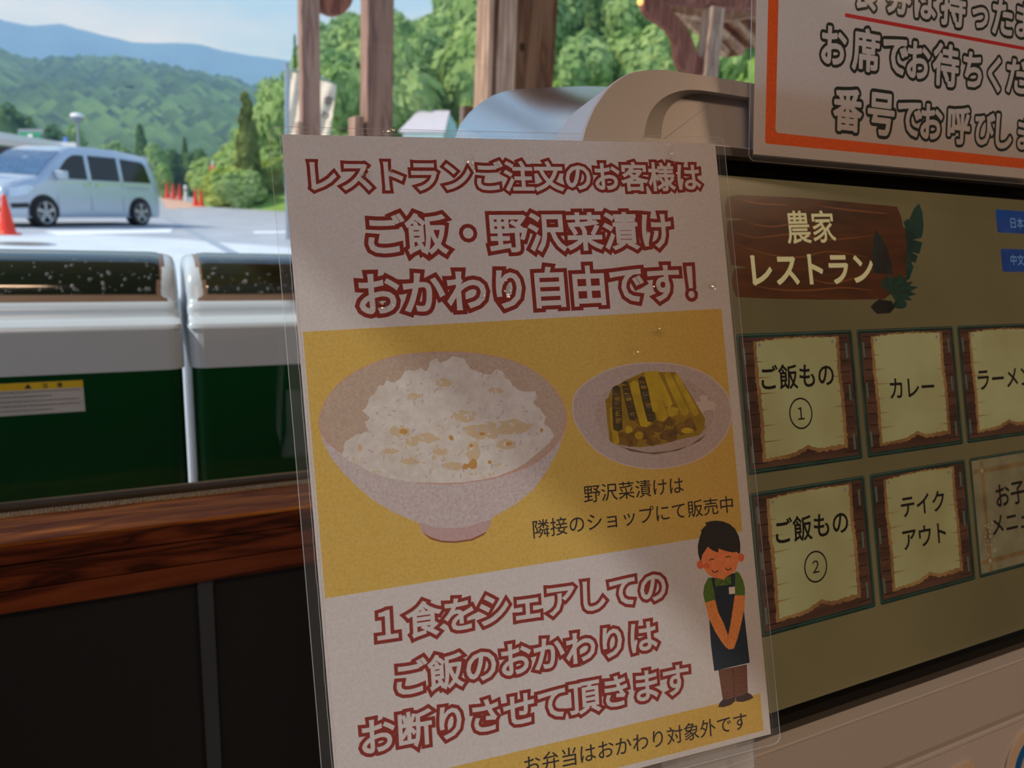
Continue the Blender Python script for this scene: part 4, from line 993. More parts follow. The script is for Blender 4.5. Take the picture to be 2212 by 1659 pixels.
for sp_ in (fw, rw):
    wc = sp_+Vector((0, 0, .32)); ax = lat
    sD = F0 if sp_ is fw else F0+WBASE
    def wheel(wc, sgn):
        a_ = MB(); M1 = hd; M2 = Vector((0, 0, 1))
        def rg_(r, o, n=28): return [wc+ax*o*sgn+M1*r*math.cos(6.2832*i/n)+M2*r*math.sin(6.2832*i/n) for i in range(n)]
        def strip(mb, A, B): n = len(A); mb.add(A+B, [(i, (i+1) % n, n+(i+1) % n, n+i) for i in range(n)])
        w1 = MB(); strip(w1, rg_(.325, -.2), rg_(.325, .02)); strip(w1, rg_(.325, .02), rg_(.30, .035)); strip(w1, rg_(.30, .035), rg_(.235, .03)); strip(w1, rg_(.235, .03), rg_(.22, -.05)); w1.add(rg_(.22, -.05), [tuple(range(28))]); t = w1.build('tyre', 'tyre', van, smooth=False)
        al = MB(); strip(al, rg_(.235, .036), rg_(.215, .03)); al.add(rg_(.05, .03), [tuple(range(28))])
        for k in range(5):
            t0 = 6.2832*k/5+.3; d = M1*math.cos(t0)+M2*math.sin(t0); e = -M1*math.sin(t0)+M2*math.cos(t0)
            al.add([wc+ax*.034*sgn+d*.03-e*.03, wc+ax*.034*sgn+d*.03+e*.03, wc+ax*.030*sgn+d*.225+e*.045, wc+ax*.030*sgn+d*.225-e*.045], [(0, 1, 2, 3)])
        al.build('alloy_wheel', 'alloy', van)
    wheel(wc+lat*.012, 1)
    ar = MB(); n = 22; ring_ = [(.40, .010), (.345, .012)]
    A = [wc+lat*(-HWv+halfw(sD, wc.z-GZ)+.0)+lat*.008+hd*.385*math.cos(math.pi*i/n*1.16-.25)+Vector((0, 0, .385*math.sin(math.pi*i/n*1.16-.25))) for i in range(n+1)]
    ar.add(A+[wc+lat*.008], [(i, i+1, n+1) for i in range(n)]); ar.build('wheel_arch', 'van_dark', van)
mbx = MB().frame(V(fsx(1.42), HWv-.03, 1.04), hd*.16, lat*.27, (0, 0, .19)); mbx.build('wing_mirror', 'van_paint', van, bevel=.03)
for s in (1.30, 2.28, 3.31): MB().add(side([(s-.006, .36), (s+.006, .36), (s+.006, 1.05), (s-.006, 1.05)], .004), [(0, 1, 2, 3)]).build('door_seam', 'van_dark', van)
for s in (2.10, 2.45): MB().frame(side([(s, .92)], .0)[0], -hd*.18, lat*.03, (0, 0, .03)).build('door_handle', 'chrome', van)
MB().frame(side([(3.45, .90)], -.01)[0], -hd*(LT*.17), lat*.014, (0, 0, .03)).build('slide_rail', 'sign_grey', van)
MB().frame(side([(1.2, .985)], -.02)[0], -hd*(LT*.66), lat*.024, (0, 0, .014)).build('belt_trim', 'chrome', van)
hl = MB(); pts = [(.10, .62), (.50, .70), (.62, .86), (.50, .90), (.14, .80)]; hl.add(side(pts, .04), [(0, 1, 2, 3, 4)]); hl.build('headlamp', 'headlamp', van)
hl = MB(); hl.frame(V(-.012, .78, .60), lat*-.35, hd*.02, (0, 0, .16)); hl.build('headlamp', 'headlamp', van)
MB().frame(V(-.014, .40, .58), lat*-.8, hd*.02, (0, 0, .18)).build('grille', 'chrome', van); MB().frame(V(-.014, .6, .30), lat*-1.2, hd*.02, (0, 0, .12)).build('lower_grille', 'van_dark', van)
MB().frame(V(.02, .80, .26), lat*-1.6, hd*.06, (0, 0, .05)).build('bumper_lip', 'chrome', van, bevel=.01); MB().add(side([(.16, .40), (.52, .42), (.50, .52), (.14, .50)], .012), [(0, 1, 2, 3)]).build('fog_recess', 'van_dark', van)
sp_ = MB().frame(V(LT-.42, -.66, 1.665), lat*1.32, -hd*.26, (0, 0, .05)); sp_.build('roof_spoiler', 'van_paint', van, bevel=.015)
# ---- filling station style canopy, signs and street lamp
def slab(pts, d, up): return [at(x, y, d) for x, y in pts]
cn = thing('canopy', at(60, 350, 40), 'flat white canopy roof on a post behind the minivan', 'canopy')
a, b = at(-140, 262, 34), at(128, 306, 46)
fwd = Vector((-.3, 1, 0)).normalized()*7; mq = MB(); mq.frame(a-Vector((0, 0, .34)), b-a, fwd, (0, 0, .34)); mq.build('roof_slab', 'canopy_white', cn)
e0 = at(124, 319, 46); MB().frame(e0-Vector((0, 0, .02)), at(165, 321, 46)-at(124, 319, 46), fwd*.5, (0, 0, .38)).build('end_box', 'canopy_white', cn)
pp_ = at(86, 320, 46); MB().cbox((pp_.x, pp_.y, GZ), (.35, .35, pp_.z-GZ-.1)).build('post', 'canopy_white', cn)
for px in (20, 50): p = at(px, 330, 52); MB().cbox((p.x, p.y, GZ), (2.6, .3, p.z-GZ+.3)).build('rear_wall', 'canopy_dark', cn)
sg_ = thing('road_sign', at(68, 300, 62), 'green road sign board with grey side above the canopy', 'sign'); p = at(39, 302, 62); r_ = at(92, 302, 62)-p
MB().frame(p, r_, Vector((0, .8, 0)), at(39, 279, 62)-p).build('sign_box', 'sign_grey', sg_)
MB().frame(at(41, 301, 61.8), at(88, 302, 61.8)-at(41, 301, 61.8), (0, .1, 0), at(41, 284, 61.8)-at(41, 301, 61.8)).build('sign_face', 'sign_green', sg_)
MB().frame(at(60, 300, 61.6), at(70, 300, 61.6)-at(60, 300, 61.6), (0, .1, 0), at(60, 290, 61.6)-at(60, 300, 61.6)).build('emblem', 'sign_white', sg_)
p = at(66, 302, 62); MB().tube((p.x, p.y+.4, GZ), (p.x, p.y+.4, p.z), .15).build('post', 'pole_grey', sg_)
p = at(141, 318, 44); bs = thing('small_sign', (p.x, p.y, p.z), 'small blue sign plate on the canopy end', 'sign'); MB().frame(at(136, 315, 48), at(146, 315, 48)-at(136, 315, 48), (0, .1, 0), at(136, 296, 48)-at(136, 315, 48)).build('plate', 'blue_sign', bs, bevel=.05)
MB().tube(at(141, 322, 48), at(141, 312, 48), .05).build('stem', 'pole_grey', bs)
lp_ = at(168, 320, 52); sl = thing('street_lamp', (lp_.x, lp_.y, GZ), 'street lamp with a pale globe head behind the minivan roof', 'street lamp')
hp = at(167, 256, 52); MB().tube((lp_.x, lp_.y, GZ), hp, .12, .09).build('pole', 'pole_grey', sl)
MB().lathe([(0, -.35), (.28, -.2), (.40, 0), (.42, .12)], hp, 16).build('lamp_glass', 'sign_grey', sl, smooth=True); MB().lathe([(.44, .10), (.40, .28), (.2, .36), (0, .38)], hp, 16).build('lamp_hood', 'canopy_white', sl, smooth=True)
# ---- porch posts in a row running away from the window
def hpost(name, pxl, px, pyt, d, w, top, lab, mat='post_wood', deep=1.0, grp='timber posts of the covered walkway'):
    e = at(px, pyt, d); t = thing(name, (e.x+w/2, e.y+w/2, GZ), lab, 'post', grp)
    return t, e
yd = Vector((0, 1, 0)); xd = Vector((1, 0, 0))
def post_px(pl, pr, py, X, lab):
    """post whose near-left edge stands at pixel pl, near-right edge at pr"""
    a = onX(pl, py, X); b = onY(pr, py, a.y); w = b.x-a.x
    t = thing('timber_post', (a.x+w/2, a.y+w/2, GZ), lab, 'post')
    return t, a, w
t1, a1, w1 = post_px(652, 692, 150, 1.16, 'slim reddish timber post farthest away, with a rounded bracket at its top')
MB().box((a1.x, a1.y, GZ), (a1.x+w1, a1.y+w1, 4.2)).build('shaft', 'brown_wood', t1, bevel=.006)
c0 = onY(693, 2, a1.y+.02); c1 = onY(765, 2, a1.y+.02)
rb = (c1.x-c0.x); zb = onY(720, 30, a1.y).z
pr_ = [Vector((c0.x-.01, a1.y+.02, zb+rb*1.3)), Vector((c0.x-.01, a1.y+.02, zb+.02))]+[Vector((c0.x+rb*.35+rb*.62*math.cos(math.radians(q)), a1.y+.02, zb+rb*.62+rb*.62*math.sin(math.radians(q)))) for q in range(-100, 31, 10)]+[Vector((c1.x, a1.y+.02, zb+rb*1.3))]
MB().prism(pr_, (0, .1, 0)).build('bracket', 'red_wood', t1)
t2, a2, w2 = post_px(793, 850, 150, 1.13, 'brown timber post between the far slim post and the doubled post')
MB().box((a2.x, a2.y, GZ), (a2.x+w2, a2.y+w2, 4.0)).build('shaft', 'brown_wood', t2, bevel=.006)
t3, a3, w3 = post_px(1114, 1200, 100, 1.20, 'thick knotty timber post nearest the window, standing above the silver machine top')
MB().box((a3.x, a3.y, GZ), (a3.x+w3, a3.y+w3, 3.6)).build('shaft', 'post_wood', t3, bevel=.004)
kn = onY(1128, 102, a3.y-.001); MB().add([Vector((kn.x+.011*math.cos(i*.5236)*.9, a3.y-.0015, kn.z+.015*math.sin(i*.5236))) for i in range(12)], [tuple(range(12))]).build('knot', 'bark', t3)
yb = onX(1064, 100, a3.x).y; ye = onX(1027, 100, a3.x).y; yf = onX(1072, 100, a3.x).y
t4 = thing('timber_post', (a3.x+w3/2, yb+w3/2, GZ), 'timber post doubled right behind the thick knotty post', 'post')
MB().box((a3.x, yb, GZ), (a3.x+w3, ye, 3.6)).box((a3.x+.02, a3.y+w3, 1.9), (a3.x+w3-.02, yb, 2.0)).build('shaft', 'post_wood', t4, bevel=.004)
# low stub posts beside them
for (pl, pm, pr, py, X, lab) in ((637, 643, 656, 262, 1.10, 'low square stub post at the foot of the far slim post'), (752, 767, 786, 250, 1.06, 'low square stub post left of the brown middle post'), (992, 1004, 1023, 228, 1.08, 'low square stub post left of the doubled post above the machine')):
    a = onX(pm, py, X); b = onY(pr, py, a.y); w = b.x-a.x; bk = onX(pl, py, X).y
    t = thing('stub_post', (a.x+w/2, a.y+w/2, GZ), lab, 'post'); MB().box((a.x, a.y, GZ), (a.x+w, max(bk, a.y+w), a.z)).build('shaft', 'post_wood', t, bevel=.004)
# far walkway post with curved bracket, beam and rafters
t5, a5, w5 = post_px(1530, 1558, 100, 4.3, 'timber post with a large curved bracket under the walkway roof')
MB().box((a5.x, a5.y, GZ), (a5.x+w5, a5.y+w5, onY(1540, 12, a5.y).z)).build('shaft', 'post_wood', t5, bevel=.006)
Yb = a5.y+w5*.3
oc = [(1391,-30),(1390,0),(1394,22),(1408,38),(1430,52),(1448,66),(1458,85),(1463,110),(1464,130),(1472,148),(1490,158),(1508,161),(1522,160)]
ic = [(1522,128),(1512,124),(1504,108),(1497,85),(1485,60),(1468,38),(1446,20),(1436,5),(1436,-30)]
P_ = [onY(x, y, Yb) for x, y in oc+ic]
MB().prism(P_, (0, w5*.5, 0)).build('curved_bracket', 'red_wood', t5)
MB().frame(onY(1432, 2, Yb)-Vector((0, 0, 0)), onY(1640, 2, Yb)-onY(1432, 2, Yb)+Vector((.6, 0, 0)), (0, w5, 0), (0, 0, .5)).build('cross_beam', 'red_wood', t5)
rf = thing('walkway_roof', (a5.x, a5.y+1, onY(1540, 12, a5.y).z), 'open timber walkway roof with sloping rafters over the curved bracket', 'roof')
def board(p0, p1, wd, th, mat, nm):
    a, b = p0, p1; d = (b-a).normalized(); s = d.cross(Vector((0, 1, 0))).normalized()
    MB().frame(a, b-a, Vector((0, wd, 0)), s*th).build(nm, mat, rf)
Yr = a5.y+.9
board(onY(1430, -4, Yr-.5), onY(1545, 21, Yr-.5), .10, -.09, 'rafter_wood', 'purlin'); board(onY(1548, 24, Yr-.5), onY(1700, 4, Yr-.5), .10, -.09, 'rafter_wood', 'purlin')
Z0 = lambda x, y, Y: onY(x, y, Y)
for k, (x0, y0_, x1, y1_) in enumerate(((1556, 26, 1660, 118), (1552, 68, 1607, 118), (1549, 98, 1572, 122), (1600, 18, 1700, 92), (1462, 22, 1514, 74), (1490, 20, 1530, 55))):
    board(Z0(x0, y0_, Yr), Z0(x1, y1_, Yr), .07, .06, 'rafter_wood', 'rafter')
for k, P4 in enumerate((((1556, 34), (1630, 102), (1592, 106), (1552, 72)), ((1600, 22), (1700, 96), (1662, 114), (1560, 26)), ((1552, 76), (1600, 120), (1570, 124), (1549, 104)), ((1440, 6), (1514, 72), (1530, 60), (1530, 20)))):
    MB().prism([onY(x, y, Yr+.09) for x, y in P4], (0, .04, 0)).build('roof_board', 'deck_wood', rf)
lb0 = at(1383, 3, 5.2); ll = thing('lamp', lb0, 'small warm glowing lamp at the top edge beside the curved bracket', 'lamp')  # glowing stand-in added outdoors for an indoor lamp reflected in the window
MB().lathe([(0, -.026), (.016, -.02), (.022, 0), (.016, .02), (.008, .03)], lb0, 14).build('reflection_bulb', 'reflection_glow', ll, smooth=True); MB().lathe([(.009, .028), (.011, .06), (0, .062)], lb0, 10).build('added_socket', 'black_bezel', ll); MB().tube(lb0+Vector((0, 0, .06)), (lb0.x, lb0.y, 3.4), .003, n=6).build('added_cord', 'black_bezel', ll)
# ---- banners and poles
for (pts, lab, side_) in (([(628, 156), (646, 158), (648, 300), (624, 300)], 'plain beige banner left of the far slim post', 624), ([(690, 172), (727, 184), (712, 300), (690, 300)], 'beige upright banner with black brushed lettering right of the far slim post', 692)):
    b = thing('banner', at(side_+8, 420, 13), lab, 'banner'); b.location.z = GZ
    gx = MB(); cols = 5; rws = 8; vs = []
    for i in range(rws+1):
        for j in range(cols+1):
            l_ = Vector(pts[0]).lerp(Vector(pts[3]), i/rws); r_ = Vector(pts[1]).lerp(Vector(pts[2]), i/rws); q = l_.lerp(r_, j/cols); vs.append(at(q.x, q.y, 13+.04*math.sin(i*.9+j*1.3)))
    n1 = len(vs); vs2 = [v_+Vector((0, .01, 0)) for v_ in vs]
    gx.add(vs+vs2, [(i*(cols+1)+j, i*(cols+1)+j+1, (i+1)*(cols+1)+j+1, (i+1)*(cols+1)+j) for i in range(rws) for j in range(cols)]+[(n1+i*(cols+1)+j, n1+i*(cols+1)+j+1, n1+(i+1)*(cols+1)+j+1, n1+(i+1)*(cols+1)+j) for i in range(rws) for j in range(cols)]); gx.build('cloth', 'banner_cloth', b, smooth=True)
    tp = at(side_, pts[0][1]-8, 13.03); MB().tube((tp.x, tp.y, GZ), tp, .02).tube(tp, at(side_+26, pts[1][1]-3, 13.03), .012).build('pole', 'pole_grey', b)
    if side_ == 692:
        BP = Plane(at(708, 205, 12.9), at(720, 208, 12.9)-at(708, 205, 12.9), at(703, 250, 12.9)-at(708, 205, 12.9))
        for ch, c0_, w__ in (('幸', (698, 216), 22), ('わ', (694, 246), 17)):
            A1, B1 = BP.uv(c0_[0]+1, c0_[1]), BP.uv(c0_[0]+w__, c0_[1]+4); ps = text_polys(ch, A1, B1, wi=.02); put_text(BP, ps, 'banner_ink', b, 'lettering', .0, False)
p = at(618, 300, 16); gp = thing('flag_pole', (p.x, p.y, GZ), 'slender pale grey pole left of the beige banner', 'pole'); MB().tube((p.x, p.y, GZ), at(619, 140, 16), .05).build('shaft', 'pole_grey', gp)
MB().lathe([(0, .05), (.06, 0), (0, -.05)], at(619, 138, 16), 10).build('finial', 'pole_grey', gp)
p = at(458, 406, 48); rb_ = thing('banner', (p.x, p.y, GZ), 'small red banner on a pole at the far edge of the car park', 'banner')
MB().frame(at(453, 385, 48), at(463, 386, 48)-at(453, 385, 48), (0, .03, 0), at(453, 356, 48)-at(453, 385, 48)).build('cloth', 'banner_red', rb_); MB().tube((p.x, p.y, GZ), at(459, 346, 48), .05).build('pole', 'canopy_white', rb_)
# ---- pale house
hs = thing('house', at(925, 300, 46), 'small house with a pale lavender roof among the trees left of the machine top', 'house'); D = 46
e1, e2, r1p, r2p, g3 = at(862, 286, D), at(962, 286, D), at(904, 243, D+2.2), at(972, 243, D+2.2), at(992, 278, D+2.4)
MB().prism([e1, e2, r2p, r1p], (0, .05, .12)).build('roof', 'house_roof', hs)
wb = [at(870, 288, D), at(958, 288, D), r2p-Vector((0, 0, .1)), at(988, 280, D+2.4)]
MB().add([wb[0], wb[1], wb[1]-Vector((0, 0, 3)), wb[0]-Vector((0, 0, 3))], [(0, 1, 2, 3)]).add([wb[1], r2p-Vector((0, 0, .05)), wb[3], wb[3]-Vector((0, 0, 3)), wb[1]-Vector((0, 0, 3))], [(0, 1, 2, 3, 4)]).build('wall', 'house_wall', hs)

# ================================================================ recycling bins under the window
BY = 1.30
def bprof():
    return [(BY, onY(200, 705, BY).z), (BY+.012, onY(200, 692, BY+.012).z), (BY+.045, onY(200, 655, BY+.045).z)]
def hump(name_lab, x0, x1, sticker):
    bn = thing('recycling_bin', ((x0+x1)/2, BY+.2, GZ), name_lab, 'bin')
    zt = onY(200, 705, BY).z; zm = onY(200, 806, BY).z; YB_ = BY+.42
    # body with rounded vertical edges
    r = .022
    def col(z0, z1, mat, nm, g_=0):
        q = MB(); pts = rrect((x0+g_, BY+g_), (x1-g_, YB_-g_), r, 4); q.prism([Vector((a, b, z0)) for a, b in pts], (0, 0, z1-z0)); return q.build(nm, mat, bn, smooth=False)
    col(GZ+.03, zm, 'bin_green', 'body', .003); cw = col(zm, zt-.008, 'bin_white', 'upper_band'); 
    # hood: profile in Y, z swept across the width with rounded shoulders
    pr = [(BY, zt-.008), (BY+.001, zt)]+[(BY+d_, onY(200, q_, BY+d_).z) for d_, q_ in ((.004, 702), (.018, 697), (.034, 693), (.044, 689), (.0465, 684), (.0475, 672), (.049, 657), (.062, 652))]
    dk = [(BY+d_, onY(200, q_, BY+d_).z) for d_, q_ in ((.066, 640), (.069, 624), (.074, 606), (.082, 591), (.096, 575), (.123, 560), (.165, 549))]+[(BY+.21, onY(200, 545, BY+.21).z), (BY+.26, onY(200, 545, BY+.26).z), (BY+.28, onY(200, 546, BY+.28).z-.01), (BY+.31, onY(200, 546, BY+.28).z-.06), (BY+.40, zt-.008)]
    full = pr+dk
    def sweep(prof, xa, xb, nm, mat, ins=0, lift=0):
        q = MB(); xs_ = [(xa, .018), (xa+.003, .008), (xa+.010, .002), (xa+.022, 0), (xb-.022, 0), (xb-.010, .002), (xb-.003, .008), (xb, .018)]; n = len(prof); vs = []
        for x, dn in xs_:
            for k, (y, z) in enumerate(prof):
                f = min(1, max(0, (z-zt)/.04)); vs.append(Vector((x, y+(dn*.3), z-dn*f*.8+lift)))
        q.add(vs, [(i*n+k, (i+1)*n+k, (i+1)*n+k+1, i*n+k+1) for i in range(len(xs_)-1) for k in range(n-1)]); q.add(vs[:n], [tuple(range(n))]); q.add(vs[-n:], [tuple(range(n))])
        return q.build(nm, mat, bn, smooth=True)
    sweep(full, x0+.002, x1-.002, 'hood', 'bin_white')
    sweep([(BY+.0605, onY(200, 654, BY+.0605).z)]+dk[:8], x0+.010, x1-.010, 'window_rim', 'bin_rim', lift=.0012)
    sweep(dk[:8], x0+.019, x1-.019, 'smoked_flap', 'bin_smoke', lift=.0030)
    rr = random.Random(3); dr = MB()
    for _ in range(170):
        k = rr.choice([0, 0, 1, 1, 2, 2, 3, 4]); t = rr.random(); (ya, za), (yb_, zb_) = dk[k], dk[k+1]; x = rr.uniform(x0+.03, x1-.03); y = ya+(yb_-ya)*t; z = za+(zb_-za)*t+.0032; R0 = rr.choice([.001, .0013, .0016, .0022, .0032])
        nrm = Vector((0, -(zb_-za), yb_-ya)).normalized(); e1_ = Vector((1, 0, 0)); e2_ = nrm.cross(e1_); c_ = Vector((x, y, z)); n = 6
        dr.add([c_+e1_*R0*math.cos(i)+e2_*R0*math.sin(i)*1.2 for i in [j*1.047 for j in range(n)]]+[c_+nrm*R0*.5+(e1_*math.cos(i)+e2_*math.sin(i))*R0*.6 for i in [j*1.047 for j in range(n)]]+[c_+nrm*R0*.7], [(i, (i+1) % n, n+(i+1) % n, n+i) for i in range(n)]+[(n+i, n+(i+1) % n, 2*n) for i in range(n)])
    tag(dr.build('water_drops', 'water_drop', bn, smooth=True), kind='stuff')
    if sticker:
        a, b = onY(-60, 842, BY+.003), onY(181, 822, BY+.003); zz0, zz1 = onY(100, 823, BY+.003).z, onY(100, 893, BY+.003).z
        xl, xr = onY(-60, 850, BY).x, onY(181, 850, BY).x
        MB().box((xl, BY+.0018, zz1), (xr, BY+.0028, zz0-.001)).build('caution_label', 'label_white', bn)
        lb_ = bn.children[-1]
        zy = zz0-.001-(zz0-zz1)*.22
        q = MB().box((xl, BY+.0016, zy), (xr, BY+.0019, zz0-.001)).build('label_header', 'label_yellow', bn)
        LP = Plane(Vector((xl, BY+.0014, zz0)), (1, 0, 0), (0, 0, -1)); LP.n = Vector((0, -1, 0))
        hh = (zz0-zy)*1000; u2 = (xr-xl)*1000
        for ch, f0 in (('注', .62), ('意', .755)):
            put_text(LP, text_polys(ch, (u2*f0, hh*.55), (u2*f0+hh*.62, hh*.55), wi=.02), 'label_ink', bn, 'lettering', 0, False)
        MB().add([LP.p((u2*.46+hh*.35, hh*.2)), LP.p((u2*.46+hh*.75, hh*.85)), LP.p((u2*.46-hh*.05, hh*.85))], [(0, 1, 2)]).build('warning_triangle', 'label_ink', bn)
        tx = MB(); H_l = (zz0-zz1)*1000
        for ln in range(5):
            y = hh+2.5+ln*(H_l-hh-3)/5; x = 2
            while x < u2*(.95 if ln not in (1, 4) else .7):
                w__ = rr.uniform(1, 3.5); tx.add([LP.p((x, y), .0003), LP.p((min(x+w__, u2-2), y), .0003), LP.p((min(x+w__, u2-2), y+rr.uniform(.8, 1.6)), .0003), LP.p((x, y+1.2), .0003)], [(0, 1, 2, 3)]); x += w__+rr.uniform(.5, 1.2)
        tag(tx.build('small_print', 'label_ink', bn), kind='stuff')
    for sx in (x0+.04, x1-.04):
        for fy in (BY+.05, YB_-.05): MB().tube((sx, fy, GZ), (sx, fy, GZ+.035), .015).build('foot', 'black_bezel', bn)
    return bn
gx0 = onY(402, 720, BY).x; gx1 = onY(413, 900, BY).x
xg0 = onY(397, 740, BY).x; xg1 = onY(406, 740, BY).x
hump('recycling bin with white lid, green body and a yellow headed caution label', xg0-.56, xg0, True)
hump('green and white recycling bin right of the labelled bin, partly behind the poster', xg1+.002, xg1+.002+.56, False)

# ================================================================ hills, forest and trees
def terrain(name, mat, pxs, d0, d1, prof, n=90, m=14, rough=0, seed=0, back=1.15):
    """prof(px) -> ridge pixel height at distance d1; base at d0"""
    vs = []; fs = []
    for j in range(m+1):
        t = j/m
        for i in range(n+1):
            px = pxs[0]+(pxs[1]-pxs[0])*i/n; r = ray(px, 400); hv = Vector((r.x, r.y, 0)).normalized()
            zr = (CAM+ray(px, prof(px))*(d1/Vector((ray(px, prof(px)).x, ray(px, prof(px)).y, 0)).length)).z
            d = d0+(d1-d0)*t; z = GZ-.3+(zr-GZ)*(t**.8)
            nzv = noise.fractal(Vector((px*.006+seed, t*3, seed)), 1, 2, 5); z += rough*nzv*math.sin(math.pi*min(1, t*1.0))*1.0*(t > 0)
            vs.append(CAM*0+hv*d+Vector((0, 0, z)))
    for i in range(n+1): p = vs[m*(n+1)+i]; vs.append(Vector((p.x*back, p.y*back, p.z*.4)))
    for j in range(m+1):
        for i in range(n): a = j*(n+1)+i; fs.append((a, a+1, a+n+2, a+n+1))
    return tag(mesh_obj(name, vs, fs, mat, smooth=True), kind='structure'), vs
def interp(tab):
    def f(x):
        if x <= tab[0][0]: return tab[0][1]
        for (a, b), (c_, d) in zip(tab, tab[1:]):
            if x <= c_: t = (x-a)/(c_-a); t = t*t*(3-2*t)*.5+t*.5; return b+(d-b)*t
        return tab[-1][1]
    return f
mtn = interp([(-500, 60), (-150, 10), (0, 28), (45, 50), (100, 60), (160, 55), (200, 67), (260, 82), (310, 94), (360, 95), (400, 94), (440, 96), (500, 112), (560, 122), (640, 132), (800, 170), (1100, 220), (2400, 260)])
hil = interp([(-500, 150), (-100, 110), (0, 128), (40, 142), (70, 154), (110, 158), (150, 148), (200, 150), (280, 150), (330, 160), (380, 172), (450, 182), (500, 190), (560, 208), (640, 240), (800, 300), (1100, 330), (2400, 340)])
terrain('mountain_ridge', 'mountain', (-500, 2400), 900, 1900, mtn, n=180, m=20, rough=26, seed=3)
_, hv_ = terrain('wooded_hill', 'forest_far', (-500, 1500), 200, 520, hil, n=120, m=16, rough=6, seed=9)
# ---- crowns
def blobcrown(seed, R_=1.0, kind='broad', leaves=1500, ls=.10, dens=5):
    rr = random.Random(seed); q = MB(); subs = []
    if kind == 'broad':
        for k in range(9):
            a = rr.uniform(0, 6.28); rad = rr.uniform(.1, .55); z = rr.uniform(.45, 1.35); subs.append((Vector((rad*math.cos(a), rad*math.sin(a), z)), rr.uniform(.34, .52)))
        subs.append((Vector((0, 0, .9)), .6))
    else:
        for k in range(15):
            z = .10+k*.13; subs.append((Vector((rr.uniform(-.04, .04), rr.uniform(-.04, .04), z)), (.50-.030*k)))
    for k in range(leaves):
        c_, r = rr.choice(subs) if kind == 'broad' else subs[min(14, int(15*rr.random()**1.3))]
        u = Vector((rr.gauss(0, 1), rr.gauss(0, 1), rr.gauss(0, 1))).normalized(); 
        if kind != 'broad': u.z *= .6
        p = c_+u*r*rr.uniform(.86, 1.06); nn = (u+Vector((rr.uniform(-.6, .6), rr.uniform(-.6, .6), rr.uniform(-.3, .6)))).normalized(); a = nn.orthogonal().normalized(); b = nn.cross(a); s = ls*rr.uniform(.6, 1.4)
        q.add([p-a*s, p-b*s*.7, p+a*s, p+b*s*.7], [(0, 1, 2, 3)])
    cr_ = MB()
    for c_, r in subs:
        n = 7; r *= .88; vs = [c_+Vector((0, 0, r))]+[c_+Vector((r*math.sin(t)*math.cos(f), r*math.sin(t)*math.sin(f), r*math.cos(t))) for t in (.7, 1.5, 2.3) for f in [j*6.2832/n for j in range(n)]]+[c_-Vector((0, 0, r))]
        fs = [(0, 1+j, 1+(j+1) % n) for j in range(n)]+[(1+k*n+j, 1+k*n+(j+1) % n, 1+(k+1)*n+(j+1) % n, 1+(k+1)*n+j) for k in range(2) for j in range(n)]+[(1+2*n+j, 1+2*n+(j+1) % n, 3*n+1) for j in range(n)]
        q.add(vs, fs)
    return q
CR = {}
def proto(key, seed, kind, mat, leaves=1500, ls=.10):
    q = blobcrown(seed, kind=kind, leaves=leaves, ls=ls); me = bpy.data.meshes.new('foliage'); me.from_pydata([tuple(v) for v in q.v], [], q.f); me.materials.append(MAT[mat]); CR[key] = me
for i, (mt) in enumerate(('leaf_light', 'leaf_mid', 'leaf_light', 'leaf_mid', 'leaf_dark')): proto('b%d' % i, i+1, 'broad', mt)
proto('b5', 9, 'broad', 'leaf_yellow')
proto('c0', 21, 'cone', 'leaf_cedar', 1800, .07); proto('c1', 22, 'cone', 'leaf_dark', 1500, .07)
tk = MB().tube((0, 0, -1), (0, 0, .9), .05, .03, 8); TM = bpy.data.meshes.new('trunk'); TM.from_pydata([tuple(v) for v in tk.v], [], tk.f); TM.materials.append(MAT['bark'])
def tree(p, H, Wd, key, lab, grp=None, nm='broadleaf_tree', cat='tree'):
    t = thing(nm, p, lab, cat, grp); t.rotation_euler = (0, 0, random.uniform(0, 6.28)); hz = 2.05 if key[0] == 'c' else 1.85
    f = bpy.data.objects.new('foliage', CR[key]); COL.objects.link(f); f.parent = t; f.scale = (Wd/2*(1.8 if key[0] == 'c' else 1), Wd/2*(1.8 if key[0] == 'c' else 1), H/hz)
    k = bpy.data.objects.new('trunk', TM); COL.objects.link(k); k.parent = t; k.scale = (H*.25, H*.25, H/2.2)
    return t
def tree_px(px, ptop, pbot, wpx, d, key, lab, grp=None, nm='broadleaf_tree', cat='tree'):
    a = at(px, ptop, d); b = at(px, pbot, d); tree(Vector((a.x, a.y, GZ-.05)), a.z-GZ, wpx*d/1600, key, lab, grp, nm, cat)
